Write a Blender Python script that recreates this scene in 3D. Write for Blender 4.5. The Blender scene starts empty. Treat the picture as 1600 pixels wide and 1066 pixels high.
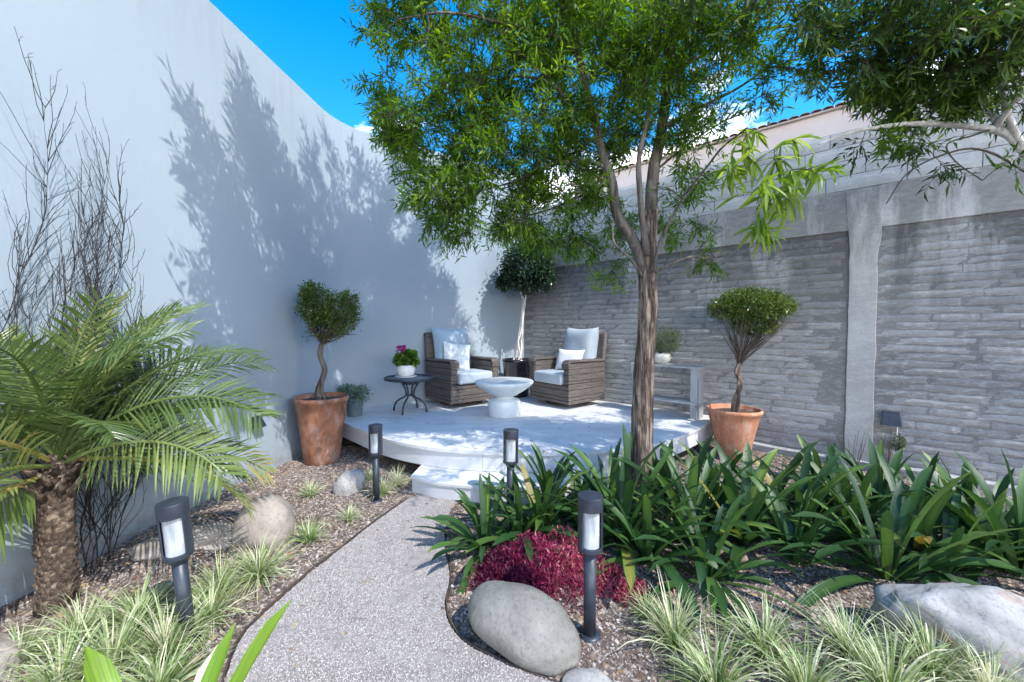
import bpy, bmesh, math, random
import numpy as np
from mathutils import Vector, Matrix, noise as mnoise
PI = math.pi
R = math.radians
rng = np.random.default_rng(7)
random.seed(7)
S = bpy.context.scene

# ------------------------------------------------------------------ camera
CAM_Z, FPX, HOR = 1.3, 622.0, 512.0
cam = bpy.data.cameras.new('camera'); camo = bpy.data.objects.new('camera', cam)
S.collection.objects.link(camo); S.camera = camo
cam.lens = 36 * FPX / 1600; cam.sensor_width = 36
cam.clip_start = 0.05; cam.clip_end = 500
PITCH = math.atan((533 - HOR) / FPX)
camo.location = (0, 0, CAM_Z); camo.rotation_euler = (PI / 2 - PITCH, 0, 0)

# ------------------------------------------------------------------ light
SUN_EL, SUN_AZ = 51.0, 42.5          # azimuth: degrees from +X towards -Y (behind the camera)
sv = Vector((math.cos(R(SUN_EL)) * math.cos(R(SUN_AZ)), -math.cos(R(SUN_EL)) * math.sin(R(SUN_AZ)), math.sin(R(SUN_EL))))
sun = bpy.data.lights.new('sun', 'SUN'); suno = bpy.data.objects.new('sun', sun); S.collection.objects.link(suno)
sun.energy = 2.0; sun.angle = R(0.3); sun.color = (1.0, 0.96, 0.9)
suno.rotation_euler = sv.to_track_quat('Z', 'Y').to_euler()
W = bpy.data.worlds.new('World'); S.world = W; W.use_nodes = True
nt = W.node_tree; nt.nodes.clear()
wo = nt.nodes.new('ShaderNodeOutputWorld'); bg = nt.nodes.new('ShaderNodeBackground')
sk = nt.nodes.new('ShaderNodeTexSky'); sk.sky_type = 'NISHITA'; sk.sun_disc = False
sk.sun_elevation = R(SUN_EL); sk.sun_rotation = R(90 + SUN_AZ)
sk.dust_density = 0.3; sk.air_density = 1.0; sk.ozone_density = 2.5
hs = nt.nodes.new('ShaderNodeHueSaturation'); hs.inputs['Saturation'].default_value = 1.45; hs.inputs['Value'].default_value = 1.0
hs.inputs['Hue'].default_value = 0.497
nt.links.new(sk.outputs[0], hs.inputs['Color'])
tc = nt.nodes.new('ShaderNodeTexCoord'); mp = nt.nodes.new('ShaderNodeMapping'); mp.inputs['Scale'].default_value = (1.0, 1.0, 2.6)
mp.inputs['Location'].default_value = (0.35, 0.1, 0.22)
cn = nt.nodes.new('ShaderNodeTexNoise'); cn.inputs['Scale'].default_value = 3.0; cn.inputs['Detail'].default_value = 7; cn.inputs['Roughness'].default_value = 0.55
cr = nt.nodes.new('ShaderNodeValToRGB'); cr.color_ramp.elements[0].position = 0.58; cr.color_ramp.elements[1].position = 0.70
sz = nt.nodes.new('ShaderNodeSeparateXYZ'); nt.links.new(tc.outputs['Generated'], sz.inputs[0])
el = nt.nodes.new('ShaderNodeMapRange'); el.inputs['From Min'].default_value = 0.15; el.inputs['From Max'].default_value = 0.53; el.inputs['To Min'].default_value = 0.34; el.inputs['To Max'].default_value = -0.10
nt.links.new(sz.outputs['Z'], el.inputs[0]); ad = nt.nodes.new('ShaderNodeMath'); ad.operation = 'ADD'; nt.links.new(cn.outputs[0], ad.inputs[0]); nt.links.new(el.outputs[0], ad.inputs[1])
mx = nt.nodes.new('ShaderNodeMixRGB'); mx.inputs[2].default_value = (13.0, 12.8, 12.6, 1)
nt.links.new(tc.outputs['Generated'], mp.inputs[0]); nt.links.new(mp.outputs[0], cn.inputs['Vector'])
nt.links.new(ad.outputs[0], cr.inputs[0]); nt.links.new(cr.outputs[0], mx.inputs[0])
nt.links.new(hs.outputs[0], mx.inputs[1]); nt.links.new(mx.outputs[0], bg.inputs[0])
bg.inputs[1].default_value = 0.15
nt.links.new(bg.outputs[0], wo.inputs[0])
S.view_settings.view_transform = 'Standard'; S.view_settings.look = 'None'
S.view_settings.gamma = 1; S.view_settings.use_curve_mapping = False
S.view_settings.exposure = 1.56
S.cycles.max_bounces = 7; S.cycles.diffuse_bounces = 4; S.cycles.transparent_max_bounces = 8
S.cycles.use_denoising = True

# ------------------------------------------------------------------ helpers
def ray(px, py):
    x, y = (px - 800) / FPX, (533 - py) / FPX
    c, s = math.cos(PITCH), math.sin(PITCH)
    return Vector((x, c + y * s, y * c - s))
def at(px, py, Y):
    d = ray(px, py); return Vector((0, 0, CAM_Z)) + d * (Y / d.y)
def on(px, py, z=0.0):
    d = ray(px, py); return Vector((0, 0, CAM_Z)) + d * ((z - CAM_Z) / d.z)
def ease(a, b, x):
    t = np.clip((x - a) / (b - a), 0, 1); return t * t * (3 - 2 * t)

def link(o): S.collection.objects.link(o); return o
class MB:
    def __init__(s): s.V = []; s.F = []; s.T = []; s.n = 0
    def add(s, V, F, t=0.5):
        V = np.asarray(V, float).reshape(-1, 3)
        for f in F: s.F.append([int(i) + s.n for i in f])
        s.V.append(V)
        s.T.append(np.full(len(V), t) if np.isscalar(t) else np.asarray(t, float))
        s.n += len(V)
    def box(s, x0, x1, y0, y1, z0, z1, t=0.5, M=None):
        V = np.array([(x, y, z) for z in (z0, z1) for y in (y0, y1) for x in (x0, x1)], float)
        if M is not None: V = np.array([M @ Vector(v) for v in V])
        s.add(V, [(0, 2, 3, 1), (4, 5, 7, 6), (0, 1, 5, 4), (2, 6, 7, 3), (0, 4, 6, 2), (1, 3, 7, 5)], t)
    def tube(s, P, r, n=8, cap=True, t=0.5, sq=None):
        P = [Vector(p) for p in P]; m = len(P)
        r = [r] * m if np.isscalar(r) else list(r)
        V = []; ref = Vector((0.123, 0.31, 0.94)).normalized()
        u = None
        for i in range(m):
            d = (P[min(i + 1, m - 1)] - P[max(i - 1, 0)])
            if d.length < 1e-9: d = Vector((0, 0, 1))
            d.normalize()
            u = (ref.cross(d) if u is None else (u - d * u.dot(d)))
            if u.length < 1e-6: u = Vector((1, 0, 0)).cross(d)
            u.normalize(); v = d.cross(u)
            for k in range(n):
                a = 2 * PI * k / n
                V.append(P[i] + (u * math.cos(a) + v * math.sin(a)) * r[i])
        F = [(i * n + k, i * n + (k + 1) % n, (i + 1) * n + (k + 1) % n, (i + 1) * n + k) for i in range(m - 1) for k in range(n)]
        if cap: F += [tuple(range(n))[::-1], tuple((m - 1) * n + k for k in range(n))]
        s.add([tuple(v) for v in V], F, t)
    def lathe(s, prof, n=32, c=(0, 0, 0), t=0.5, wob=0):
        V = []; F = []; m = len(prof)
        for r, z in prof:
            for k in range(n):
                a = 2 * PI * k / n; rr = r * (1 + wob * math.sin(2 * a + z * 5))
                V.append((c[0] + rr * math.cos(a), c[1] + rr * math.sin(a), c[2] + z))
        F = [(i * n + k, i * n + (k + 1) % n, (i + 1) * n + (k + 1) % n, (i + 1) * n + k) for i in range(m - 1) for k in range(n)]
        s.add(V, F, t)
    def build(s, name, mat, parent=None, smooth=False, bevel=0, shade=None):
        me = bpy.data.meshes.new(name)
        V = np.vstack(s.V)
        me.from_pydata([tuple(v) for v in V], [], s.F)
        a = me.attributes.new('tint', 'FLOAT', 'POINT'); a.data.foreach_set('value', np.concatenate(s.T).astype(np.float32))
        me.materials.append(mat)
        if smooth: me.polygons.foreach_set('use_smooth', [True] * len(me.polygons))
        me.update()
        o = link(bpy.data.objects.new(name, me))
        if parent is not None: o.parent = parent
        if bevel:
            b = o.modifiers.new('bevel', 'BEVEL'); b.width = bevel; b.segments = 2; b.limit_method = 'ANGLE'; b.angle_limit = R(35)
        return o

def quads_np(name, V, F, mat, tint, parent=None):
    """large mesh from numpy: V (n,3), F (m,4)"""
    me = bpy.data.meshes.new(name)
    me.vertices.add(len(V)); me.vertices.foreach_set('co', V.astype(np.float32).ravel())
    me.loops.add(F.size); me.loops.foreach_set('vertex_index', F.astype(np.int32).ravel())
    me.polygons.add(len(F)); me.polygons.foreach_set('loop_start', np.arange(0, F.size, F.shape[1], dtype=np.int32))
    a = me.attributes.new('tint', 'FLOAT', 'POINT'); a.data.foreach_set('value', tint.astype(np.float32))
    me.materials.append(mat); me.update(calc_edges=True); me.validate()
    o = link(bpy.data.objects.new(name, me))
    if parent is not None: o.parent = parent
    return o
def unit(a): return a / np.maximum(np.linalg.norm(a, axis=-1, keepdims=True), 1e-9)
def leaf_arrays(P, D, L, Wd, up=None, fold=0.25, droop=0.15):
    n = len(P); D = unit(D)
    N = rng.normal(size=(n, 3)) * 0.6 + (np.array([0, 0, 1.0]) if up is None else up)
    Sd = unit(np.cross(D, N)); N = unit(np.cross(Sd, D))
    L = np.broadcast_to(L, n)[:, None]; Wd = np.broadcast_to(Wd, n)[:, None]
    a = P; b = P + D * L * 0.42 + Sd * Wd / 2 + N * Wd * fold
    c = P + D * L - N * L * droop; d = P + D * L * 0.42 - Sd * Wd / 2 + N * Wd * fold
    V = np.stack([a, b, c, d], 1).reshape(-1, 3)
    F = np.arange(4 * n).reshape(n, 4)
    return V, F
def thing(name, label, cat, loc=(0, 0, 0), rz=0.0, group=None):
    o = link(bpy.data.objects.new(name, None)); o.location = loc; o.rotation_euler = (0, 0, rz)
    o.empty_display_size = 0.1
    o['label'] = label; o['category'] = cat
    if group: o['group'] = group
    return o
def tag(o, label, cat, group=None):
    o['label'] = label; o['category'] = cat
    if group: o['group'] = group
    return o
def copy_tree(o, parent=None, label=None):
    c = o.copy(); link(c); c.parent = parent
    if label: c['label'] = label
    for ch in list(o.children): copy_tree(ch, c)
    return c

# ------------------------------------------------------------------ materials
def newmat(name):
    m = bpy.data.materials.new(name); m.use_nodes = True
    t = m.node_tree; b = t.nodes['Principled BSDF']
    return m, t, b
def nd(t, typ, **k):
    n = t.nodes.new(typ)
    for a, v in k.items(): setattr(n, a, v)
    return n
def noise_node(t, scale, detail=5, rough=0.6, vec=None, stretch=None, coord='Object'):
    n = nd(t, 'ShaderNodeTexNoise'); n.inputs['Scale'].default_value = scale; n.inputs['Detail'].default_value = detail
    n.inputs['Roughness'].default_value = rough
    if coord == 'World':
        c = nd(t, 'ShaderNodeNewGeometry').outputs['Position']
    else:
        c = nd(t, 'ShaderNodeTexCoord').outputs[coord]
    if stretch:
        m = nd(t, 'ShaderNodeMapping'); m.inputs['Scale'].default_value = stretch
        t.links.new(c, m.inputs[0]); c = m.outputs[0]
    t.links.new(c, n.inputs['Vector'])
    return n
def ramp(t, src, stops):
    r = nd(t, 'ShaderNodeValToRGB'); e = r.color_ramp.elements
    while len(e) < len(stops): e.new(0.5)
    for i, (p, c) in enumerate(stops):
        e[i].position = p; e[i].color = (*c, 1) if len(c) == 3 else c
    t.links.new(src, r.inputs[0]); return r
def mixc(t, fac, a, b, mode='MIX'):
    m = nd(t, 'ShaderNodeMixRGB', blend_type=mode)
    for s, i in ((fac, 0), (a, 1), (b, 2)):
        if hasattr(s, 'links') or isinstance(s, bpy.types.NodeSocket): t.links.new(s, m.inputs[i])
        elif isinstance(s, (int, float)): m.inputs[i].default_value = s
        else: m.inputs[i].default_value = (*s, 1)
    return m.outputs[0]
def bump(t, b, src, strength, dist=0.01):
    k = nd(t, 'ShaderNodeBump'); k.inputs['Strength'].default_value = strength; k.inputs['Distance'].default_value = dist
    t.links.new(src, k.inputs['Height'])
    old = b.inputs['Normal'].links
    if old: t.links.new(old[0].from_socket, k.inputs['Normal'])
    t.links.new(k.outputs[0], b.inputs['Normal'])
def pmat(name, c1, c2, scale=8, rough=0.7, bstr=0.3, bscale=60, bdist=0.003, metal=0, stretch=None, coord='Object', spec=0.5, lo=0.35, hi=0.65, rnd=0.0, detail=6):
    m, t, b = newmat(name)
    n = noise_node(t, scale, detail, 0.6, stretch=stretch, coord=coord)
    col = ramp(t, n.outputs[0], [(lo, c1), (hi, c2)]).outputs[0]
    if rnd:
        oi = nd(t, 'ShaderNodeObjectInfo'); h = nd(t, 'ShaderNodeHueSaturation')
        mr = nd(t, 'ShaderNodeMapRange'); mr.inputs['To Min'].default_value = 1 - rnd; mr.inputs['To Max'].default_value = 1 + rnd
        t.links.new(oi.outputs['Random'], mr.inputs[0]); t.links.new(mr.outputs[0], h.inputs['Value']); t.links.new(col, h.inputs['Color']); col = h.outputs[0]
    t.links.new(col, b.inputs['Base Color'])
    b.inputs['Roughness'].default_value = rough; b.inputs['Metallic'].default_value = metal
    b.inputs['Specular IOR Level'].default_value = spec
    if bstr:
        n2 = noise_node(t, bscale, 6, 0.65, stretch=stretch, coord=coord); bump(t, b, n2.outputs[0], bstr, bdist)
    return m
def leafmat(name, stops, rough=0.42, trans=0.35, spec=0.5, veins=0):
    m, t, b = newmat(name)
    a = nd(t, 'ShaderNodeAttribute', attribute_name='tint')
    r = ramp(t, a.outputs['Fac'], stops)
    col_ = r.outputs[0]
    if veins:
        v1 = noise_node(t, 1, 3, 0.5, stretch=(2.5, veins, 2.5)); v2 = noise_node(t, 14, 6, 0.7)
        col_ = mixc(t, ramp(t, v1.outputs[0], [(0.38, (0.38,) * 3), (0.6, (0,) * 3)]).outputs[0], col_, (0.02, 0.045, 0.012))
        col_ = mixc(t, ramp(t, v2.outputs[0], [(0.60, (0,) * 3), (0.74, (0.5,) * 3)]).outputs[0], col_, (0.22, 0.21, 0.09))
        bump(t, b, v1.outputs[0], 0.5, 0.003)
    t.links.new(col_, b.inputs['Base Color'])
    b.inputs['Roughness'].default_value = rough; b.inputs['Specular IOR Level'].default_value = spec
    tr = nd(t, 'ShaderNodeBsdfTranslucent')
    h = nd(t, 'ShaderNodeHueSaturation'); h.inputs['Value'].default_value = 1.7; h.inputs['Saturation'].default_value = 1.1; h.inputs['Hue'].default_value = 0.485
    t.links.new(col_, h.inputs['Color']); t.links.new(h.outputs[0], tr.inputs[0])
    mxs = nd(t, 'ShaderNodeMixShader'); mxs.inputs[0].default_value = trans
    out = t.nodes['Material Output']
    t.links.new(b.outputs[0], mxs.inputs[1]); t.links.new(tr.outputs[0], mxs.inputs[2]); t.links.new(mxs.outputs[0], out.inputs[0])
    return m

M = {}
# painted render wall
m, t, b = newmat('blue_grey_render')
n1 = noise_node(t, 0.9, 5, 0.55, coord='World'); n2 = noise_node(t, 5, 6, 0.6, stretch=(1, 1, 0.25), coord='World')
c = mixc(t, n1.outputs[0], (0.275, 0.34, 0.395), (0.315, 0.375, 0.425))
c = mixc(t, ramp(t, n2.outputs[0], [(0.35, (0.9, 0.9, 0.9)), (0.6, (1, 1, 1))]).outputs[0], (0.27, 0.325, 0.375), c)
n5 = noise_node(t, 9, 7, 0.7, stretch=(1, 1, 0.10), coord='World'); g5 = nd(t, 'ShaderNodeNewGeometry'); s5 = nd(t, 'ShaderNodeSeparateXYZ'); t.links.new(g5.outputs['Position'], s5.inputs[0])
top = nd(t, 'ShaderNodeMapRange'); top.inputs['From Min'].default_value = 3.0; top.inputs['From Max'].default_value = 3.7; t.links.new(s5.outputs['Z'], top.inputs[0])
mm = nd(t, 'ShaderNodeMath', operation='MULTIPLY'); t.links.new(top.outputs[0], mm.inputs[0]); t.links.new(ramp(t, n5.outputs[0], [(0.5, (0,) * 3), (0.66, (0.45,) * 3)]).outputs[0], mm.inputs[1])
c = mixc(t, mm.outputs[0], c, (0.26, 0.28, 0.30))
n6 = noise_node(t, 14, 8, 0.7, coord='World'); low = nd(t, 'ShaderNodeMapRange'); low.inputs['From Min'].default_value = 0.24; low.inputs['From Max'].default_value = 0.0; t.links.new(s5.outputs['Z'], low.inputs[0])
m6 = nd(t, 'ShaderNodeMath', operation='MULTIPLY'); t.links.new(low.outputs[0], m6.inputs[0]); t.links.new(ramp(t, n6.outputs[0], [(0.42, (0,) * 3), (0.62, (0.9,) * 3)]).outputs[0], m6.inputs[1])
c = mixc(t, m6.outputs[0], c, (0.20, 0.165, 0.14))
t.links.new(c, b.inputs['Base Color']); b.inputs['Roughness'].default_value = 0.85
bump(t, b, noise_node(t, 18, 6, 0.6, stretch=(1, 1, 0.6), coord='World').outputs[0], 0.35, 0.006)
bump(t, b, noise_node(t, 160, 4, 0.6, coord='World').outputs[0], 0.25, 0.002)
bump(t, b, noise_node(t, 5, 3, 0.5, coord='World').outputs[0], 0.25, 0.01)
M['render'] = m
# weathered masonry: stains with world-fixed shapes
def masonry(name, base, dark, pale, streak=1.0, rnd=0.12, bs=0.6):
    m, t, b = newmat(name)
    n1 = noise_node(t, 1.1, 6, 0.65, stretch=(1, 1, 1.6), coord='World')
    n2 = noise_node(t, 3.2, 7, 0.7, stretch=(1, 1, 0.22), coord='World')
    n3 = noise_node(t, 14, 8, 0.75, stretch=(1, 1, 2.6), coord='World')
    n4 = noise_node(t, 60, 6, 0.7, stretch=(1, 1, 2), coord='World')
    geo = nd(t, 'ShaderNodeNewGeometry'); sx = nd(t, 'ShaderNodeSeparateXYZ'); t.links.new(geo.outputs['Position'], sx.inputs[0])
    # damp band just below the ring beam
    mr = nd(t, 'ShaderNodeMapRange'); mr.inputs['From Min'].default_value = 1.2; mr.inputs['From Max'].default_value = 2.1
    t.links.new(sx.outputs['Z'], mr.inputs[0])
    mul = nd(t, 'ShaderNodeMath', operation='MULTIPLY'); r2 = ramp(t, n2.outputs[0], [(0.38, (0, 0, 0)), (0.50, (1, 1, 1))])
    t.links.new(r2.outputs[0], mul.inputs[0]); t.links.new(mr.outputs[0], mul.inputs[1])
    m3 = nd(t, 'ShaderNodeMath', operation='MULTIPLY'); r3 = ramp(t, n3.outputs[0], [(0.3, (0.45,) * 3), (0.62, (1,) * 3)])
    t.links.new(mul.outputs[0], m3.inputs[0]); t.links.new(r3.outputs[0], m3.inputs[1])
    c = mixc(t, ramp(t, n1.outputs[0], [(0.38, (0,) * 3), (0.66, (1,) * 3)]).outputs[0], base, tuple(0.72 * x for x in base))
    c = mixc(t, ramp(t, n3.outputs[0], [(0.5, (0,) * 3), (0.68, (0.75,) * 3)]).outputs[0], c, pale)
    c = mixc(t, ramp(t, n4.outputs[0], [(0.34, (0.7,) * 3), (0.46, (0,) * 3)]).outputs[0], c, tuple(0.5 * x for x in base))
    k = nd(t, 'ShaderNodeMath', operation='MULTIPLY'); k.inputs[1].default_value = streak; t.links.new(m3.outputs[0], k.inputs[0])
    c = mixc(t, k.outputs[0], c, dark)
    if rnd:
        oi = nd(t, 'ShaderNodeObjectInfo'); h = nd(t, 'ShaderNodeHueSaturation'); m5 = nd(t, 'ShaderNodeMapRange')
        m5.inputs['To Min'].default_value = 1 - rnd; m5.inputs['To Max'].default_value = 1 + rnd
        t.links.new(oi.outputs['Random'], m5.inputs[0]); t.links.new(m5.outputs[0], h.inputs['Value']); t.links.new(c, h.inputs['Color']); c = h.outputs[0]
    t.links.new(c, b.inputs['Base Color']); b.inputs['Roughness'].default_value = 0.9
    bump(t, b, n3.outputs[0], bs, 0.012); bump(t, b, n4.outputs[0], bs, 0.004)
    return m
M['brick'] = masonry('weathered_grey_brick', (0.41, 0.405, 0.395), (0.10, 0.098, 0.096), (0.60, 0.595, 0.585), 1.0, 0.12, 0.8)
M['mortar'] = masonry('grey_mortar', (0.265, 0.26, 0.252), (0.06, 0.06, 0.06), (0.48, 0.47, 0.46), 0.9, 0)
M['concrete'] = masonry('smooth_concrete', (0.52, 0.515, 0.495), (0.15, 0.147, 0.14), (0.60, 0.595, 0.58), 0.8, 0, 0.25)
M['block'] = masonry('painted_block', (0.58, 0.58, 0.57), (0.3, 0.3, 0.3), (0.64, 0.64, 0.63), 0.2, 0.05, 0.3)
M['pink'] = pmat('pale_pink_render', (0.58, 0.50, 0.46), (0.64, 0.56, 0.52), 1.5, 0.9, 0.2, 90)
M['tile'] = pmat('clay_roof_tile', (0.20, 0.08, 0.06), (0.30, 0.14, 0.10), 9, 0.85, 0.4, 40, rnd=0.2)
M['deck'] = pmat('grey_deck_paint', (0.56, 0.57, 0.58), (0.66, 0.67, 0.675), 2.2, 0.55, 0.35, 26, 0.003, stretch=(1, 3, 1), coord='World')
m = M['deck']; t = m.node_tree; b = t.nodes['Principled BSDF']; src = b.inputs['Base Color'].links[0].from_socket
g_ = noise_node(t, 3.5, 9, 0.72, coord='World'); g2_ = noise_node(t, 34, 6, 0.75, coord='World')
c = mixc(t, ramp(t, g_.outputs[0], [(0.5, (0,) * 3), (0.66, (0.4,) * 3)]).outputs[0], src, (0.36, 0.355, 0.34))
c = mixc(t, ramp(t, g2_.outputs[0], [(0.62, (0,) * 3), (0.72, (0.5,) * 3)]).outputs[0], c, (0.25, 0.235, 0.215)); t.links.new(c, b.inputs['Base Color'])
M['fascia'] = pmat('grey_fascia_paint', (0.56, 0.565, 0.575), (0.62, 0.625, 0.63), 3, 0.6, 0.2, 40, 0.002)
M['dark'] = pmat('gap_shade_black', (0.03, 0.028, 0.025), (0.06, 0.05, 0.045), 8, 0.9)  # near-black, painted for the shade in the gap under the deck
M['console'] = pmat('grey_painted_timber', (0.27, 0.285, 0.30), (0.37, 0.385, 0.40), 6, 0.6, 0.4, 30, 0.002, stretch=(1, 1, 0.3))
M['terracotta'] = None
def terra(name, c1, c2, c3):
    m, t, b = newmat(name)
    n1 = noise_node(t, 4, 6, 0.65); n2 = noise_node(t, 9, 8, 0.7, stretch=(1, 1, 0.5))
    c = mixc(t, ramp(t, n1.outputs[0], [(0.44, (0,) * 3), (0.56, (1,) * 3)]).outputs[0], c1, c2)
    c = mixc(t, ramp(t, n2.outputs[0], [(0.5, (0,) * 3), (0.62, (0.8,) * 3)]).outputs[0], c, c3)
    n7 = noise_node(t, 7, 6, 0.7, stretch=(1, 1, 0.35)); c = mixc(t, ramp(t, n7.outputs[0], [(0.36, (0.75,) * 3), (0.46, (0,) * 3)]).outputs[0], c, tuple(.42 * x for x in c2))
    t.links.new(c, b.inputs['Base Color']); b.inputs['Roughness'].default_value = 0.8
    bump(t, b, noise_node(t, 50, 5, 0.6).outputs[0], 0.3, 0.003)
    bump(t, b, noise_node(t, 40, 2, 0.5, stretch=(0.05, 0.05, 1)).outputs[0], 0.25, 0.004)
    return m
M['terra1'] = terra('mottled_terracotta', (0.33, 0.14, 0.075), (0.20, 0.085, 0.05), (0.38, 0.25, 0.19))
M['terra2'] = terra('orange_terracotta', (0.50, 0.21, 0.11), (0.43, 0.175, 0.095), (0.55, 0.36, 0.26))
M['soil'] = pmat('potting_soil', (0.05, 0.033, 0.025), (0.11, 0.075, 0.055), 30, 0.95, 1.0, 60, 0.01)
M['ground'] = pmat('garden_soil', (0.065, 0.048, 0.04), (0.20, 0.155, 0.13), 7, 0.95, 1.0, 50, 0.01, coord='World', detail=10)
M['pathbase'] = pmat('path_fines', (0.22, 0.195, 0.18), (0.33, 0.30, 0.285), 30, 0.95, 1.0, 120, 0.006, coord='World')
def rndmat(name, stops, rough=0.85):
    m, t, b = newmat(name); oi = nd(t, 'ShaderNodeObjectInfo')
    r = ramp(t, oi.outputs['Random'], stops); t.links.new(r.outputs[0], b.inputs['Base Color']); b.inputs['Roughness'].default_value = rough
    return m
M['gravel'] = rndmat('gravel_stone', [(0, (0.19, 0.165, 0.15)), (0.3, (0.30, 0.27, 0.25)), (0.7, (0.38, 0.35, 0.335)), (1, (0.48, 0.46, 0.45))])
M['grit'] = rndmat('bed_grit', [(0, (0.10, 0.08, 0.07)), (0.5, (0.22, 0.185, 0.165)), (1, (0.44, 0.40, 0.37))])
M['chip'] = rndmat('mulch_chip', [(0, (0.06, 0.04, 0.032)), (0.4, (0.15, 0.11, 0.088)), (0.75, (0.29, 0.23, 0.19)), (1, (0.50, 0.43, 0.38))])
M['litter'] = rndmat('dry_leaf', [(0, (0.12, 0.06, 0.035)), (0.5, (0.28, 0.17, 0.09)), (1, (0.45, 0.34, 0.2))])
M['edge'] = pmat('rusty_edging', (0.04, 0.03, 0.028), (0.09, 0.06, 0.045), 12, 0.8)
def stone(name, c1, c2, c3=None, veins=True):
    m, t, b = newmat(name)
    n1 = noise_node(t, 3.5, 8, 0.6); n1.inputs['Distortion'].default_value = 0.8
    n2 = noise_node(t, 2.2, 5, 0.6, stretch=(1, 0.4, 2.5)); n2.inputs['Distortion'].default_value = 2.0
    c = ramp(t, n1.outputs[0], [(0.3, c1), (0.62, c2)]).outputs[0]
    if c3: c = mixc(t, ramp(t, n2.outputs[0], [(0.56, (0,) * 3), (0.66, (0.85,) * 3)]).outputs[0], c, c3)
    c = mixc(t, ramp(t, noise_node(t, 60, 6, 0.7).outputs[0], [(0.36, (0.5,) * 3), (0.5, (0,) * 3)]).outputs[0], c, tuple(0.6 * x for x in c1))
    t.links.new(c, b.inputs['Base Color']); b.inputs['Roughness'].default_value = 0.75
    bump(t, b, n1.outputs[0], 0.5, 0.03); bump(t, b, noise_node(t, 45, 8, 0.7).outputs[0], 0.4, 0.004)
    return m
M['stone_grey'] = stone('river_boulder', (0.135, 0.132, 0.118), (0.235, 0.228, 0.205), (0.16, 0.15, 0.13))
M['stone_warm'] = stone('sandstone_rock', (0.20, 0.175, 0.15), (0.34, 0.30, 0.26))
M['stone_pale'] = stone('pale_quartz_rock', (0.24, 0.23, 0.22), (0.43, 0.42, 0.40), (0.27, 0.14, 0.07))
M['black_metal'] = pmat('navy_black_metal', (0.018, 0.024, 0.036), (0.034, 0.043, 0.060), 20, 0.42, 0.15, 120, 0.001)
M['lamp_glass'] = pmat('frosted_diffuser', (0.22, 0.25, 0.27), (0.50, 0.53, 0.55), 14, 0.15, 0.1, 40, stretch=(2, 2, 0.35))
m, t, b = newmat('clear_tube'); b.inputs['Base Color'].default_value = (0.9, 0.93, 0.95, 1); b.inputs['Roughness'].default_value = 0.08
b.inputs['Transmission Weight'].default_value = 0.9; b.inputs['IOR'].default_value = 1.15; M['glass'] = m
def wicker(name, c1, c2):
    m, t, b = newmat(name)
    tcn = nd(t, 'ShaderNodeTexCoord')
    w1 = nd(t, 'ShaderNodeTexWave', wave_type='BANDS', bands_direction='Z'); w1.inputs['Scale'].default_value = 22; w1.inputs['Distortion'].default_value = 1.2
    t.links.new(tcn.outputs['Object'], w1.inputs[0])
    n1 = noise_node(t, 6, 6, 0.7, stretch=(1, 1, 12)); n2 = noise_node(t, 40, 4, 0.6, stretch=(1, 1, 3))
    c = ramp(t, n1.outputs[0], [(0.34, c1), (0.66, c2)]).outputs[0]
    c = mixc(t, ramp(t, n2.outputs[0], [(0.35, (0.5,) * 3), (0.5, (0,) * 3)]).outputs[0], c, tuple(0.4 * x for x in c1))
    t.links.new(c, b.inputs['Base Color']); b.inputs['Roughness'].default_value = 0.6
    bump(t, b, w1.outputs[0], 0.7, 0.004); bump(t, b, n2.outputs[0], 0.3, 0.002)
    return m
M['wicker'] = wicker('brown_grey_wicker', (0.06, 0.05, 0.044), (0.155, 0.13, 0.116))
M['wicker_dark'] = pmat('dark_wicker_frame', (0.035, 0.03, 0.028), (0.07, 0.06, 0.055), 12, 0.6)
def fabric(name, c1, c2):
    m = pmat(name, c1, c2, 3, 0.9, 0.35, 9, 0.012); t = m.node_tree; b = t.nodes['Principled BSDF']
    b.inputs['Sheen Weight'].default_value = 0.2
    bump(t, b, noise_node(t, 300, 2, 0.5).outputs[0], 0.25, 0.001); return m
M['cushion'] = fabric('pale_blue_grey_canvas', (0.30, 0.36, 0.42), (0.37, 0.42, 0.475))
M['cushion_blue'] = fabric('blue_canvas', (0.24, 0.34, 0.43), (0.31, 0.41, 0.50))
M['pillow_white'] = fabric('white_pillow', (0.66, 0.68, 0.70), (0.78, 0.79, 0.80))
M['pillow_pat'] = pmat('pale_patterned_pillow', (0.45, 0.52, 0.56), (0.72, 0.75, 0.77), 16, 0.9, 0.3, 12, 0.01)
M['ceramic'] = pmat('pale_glazed_stool', (0.55, 0.60, 0.61), (0.66, 0.70, 0.70), 5, 0.25, 0.05, 30)
M['white_pot'] = pmat('white_glaze', (0.72, 0.72, 0.72), (0.80, 0.80, 0.80), 8, 0.35, 0.1, 40)
M['stone_pot'] = pmat('rough_pale_bowl', (0.42, 0.41, 0.38), (0.56, 0.55, 0.52), 14, 0.85, 0.5, 60)
M['black_pot'] = pmat('black_glaze', (0.010, 0.010, 0.014), (0.022, 0.021, 0.028), 6, 0.16, 0.1, 20)
M['slate_pot'] = pmat('slate_blue_glaze', (0.07, 0.10, 0.12), (0.14, 0.18, 0.20), 9, 0.3, 0.1, 30)
M['table_top'] = pmat('smoked_glass_top', (0.10, 0.12, 0.15), (0.14, 0.165, 0.20), 10, 0.12, 0, 30)
M['bark'] = None
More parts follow.
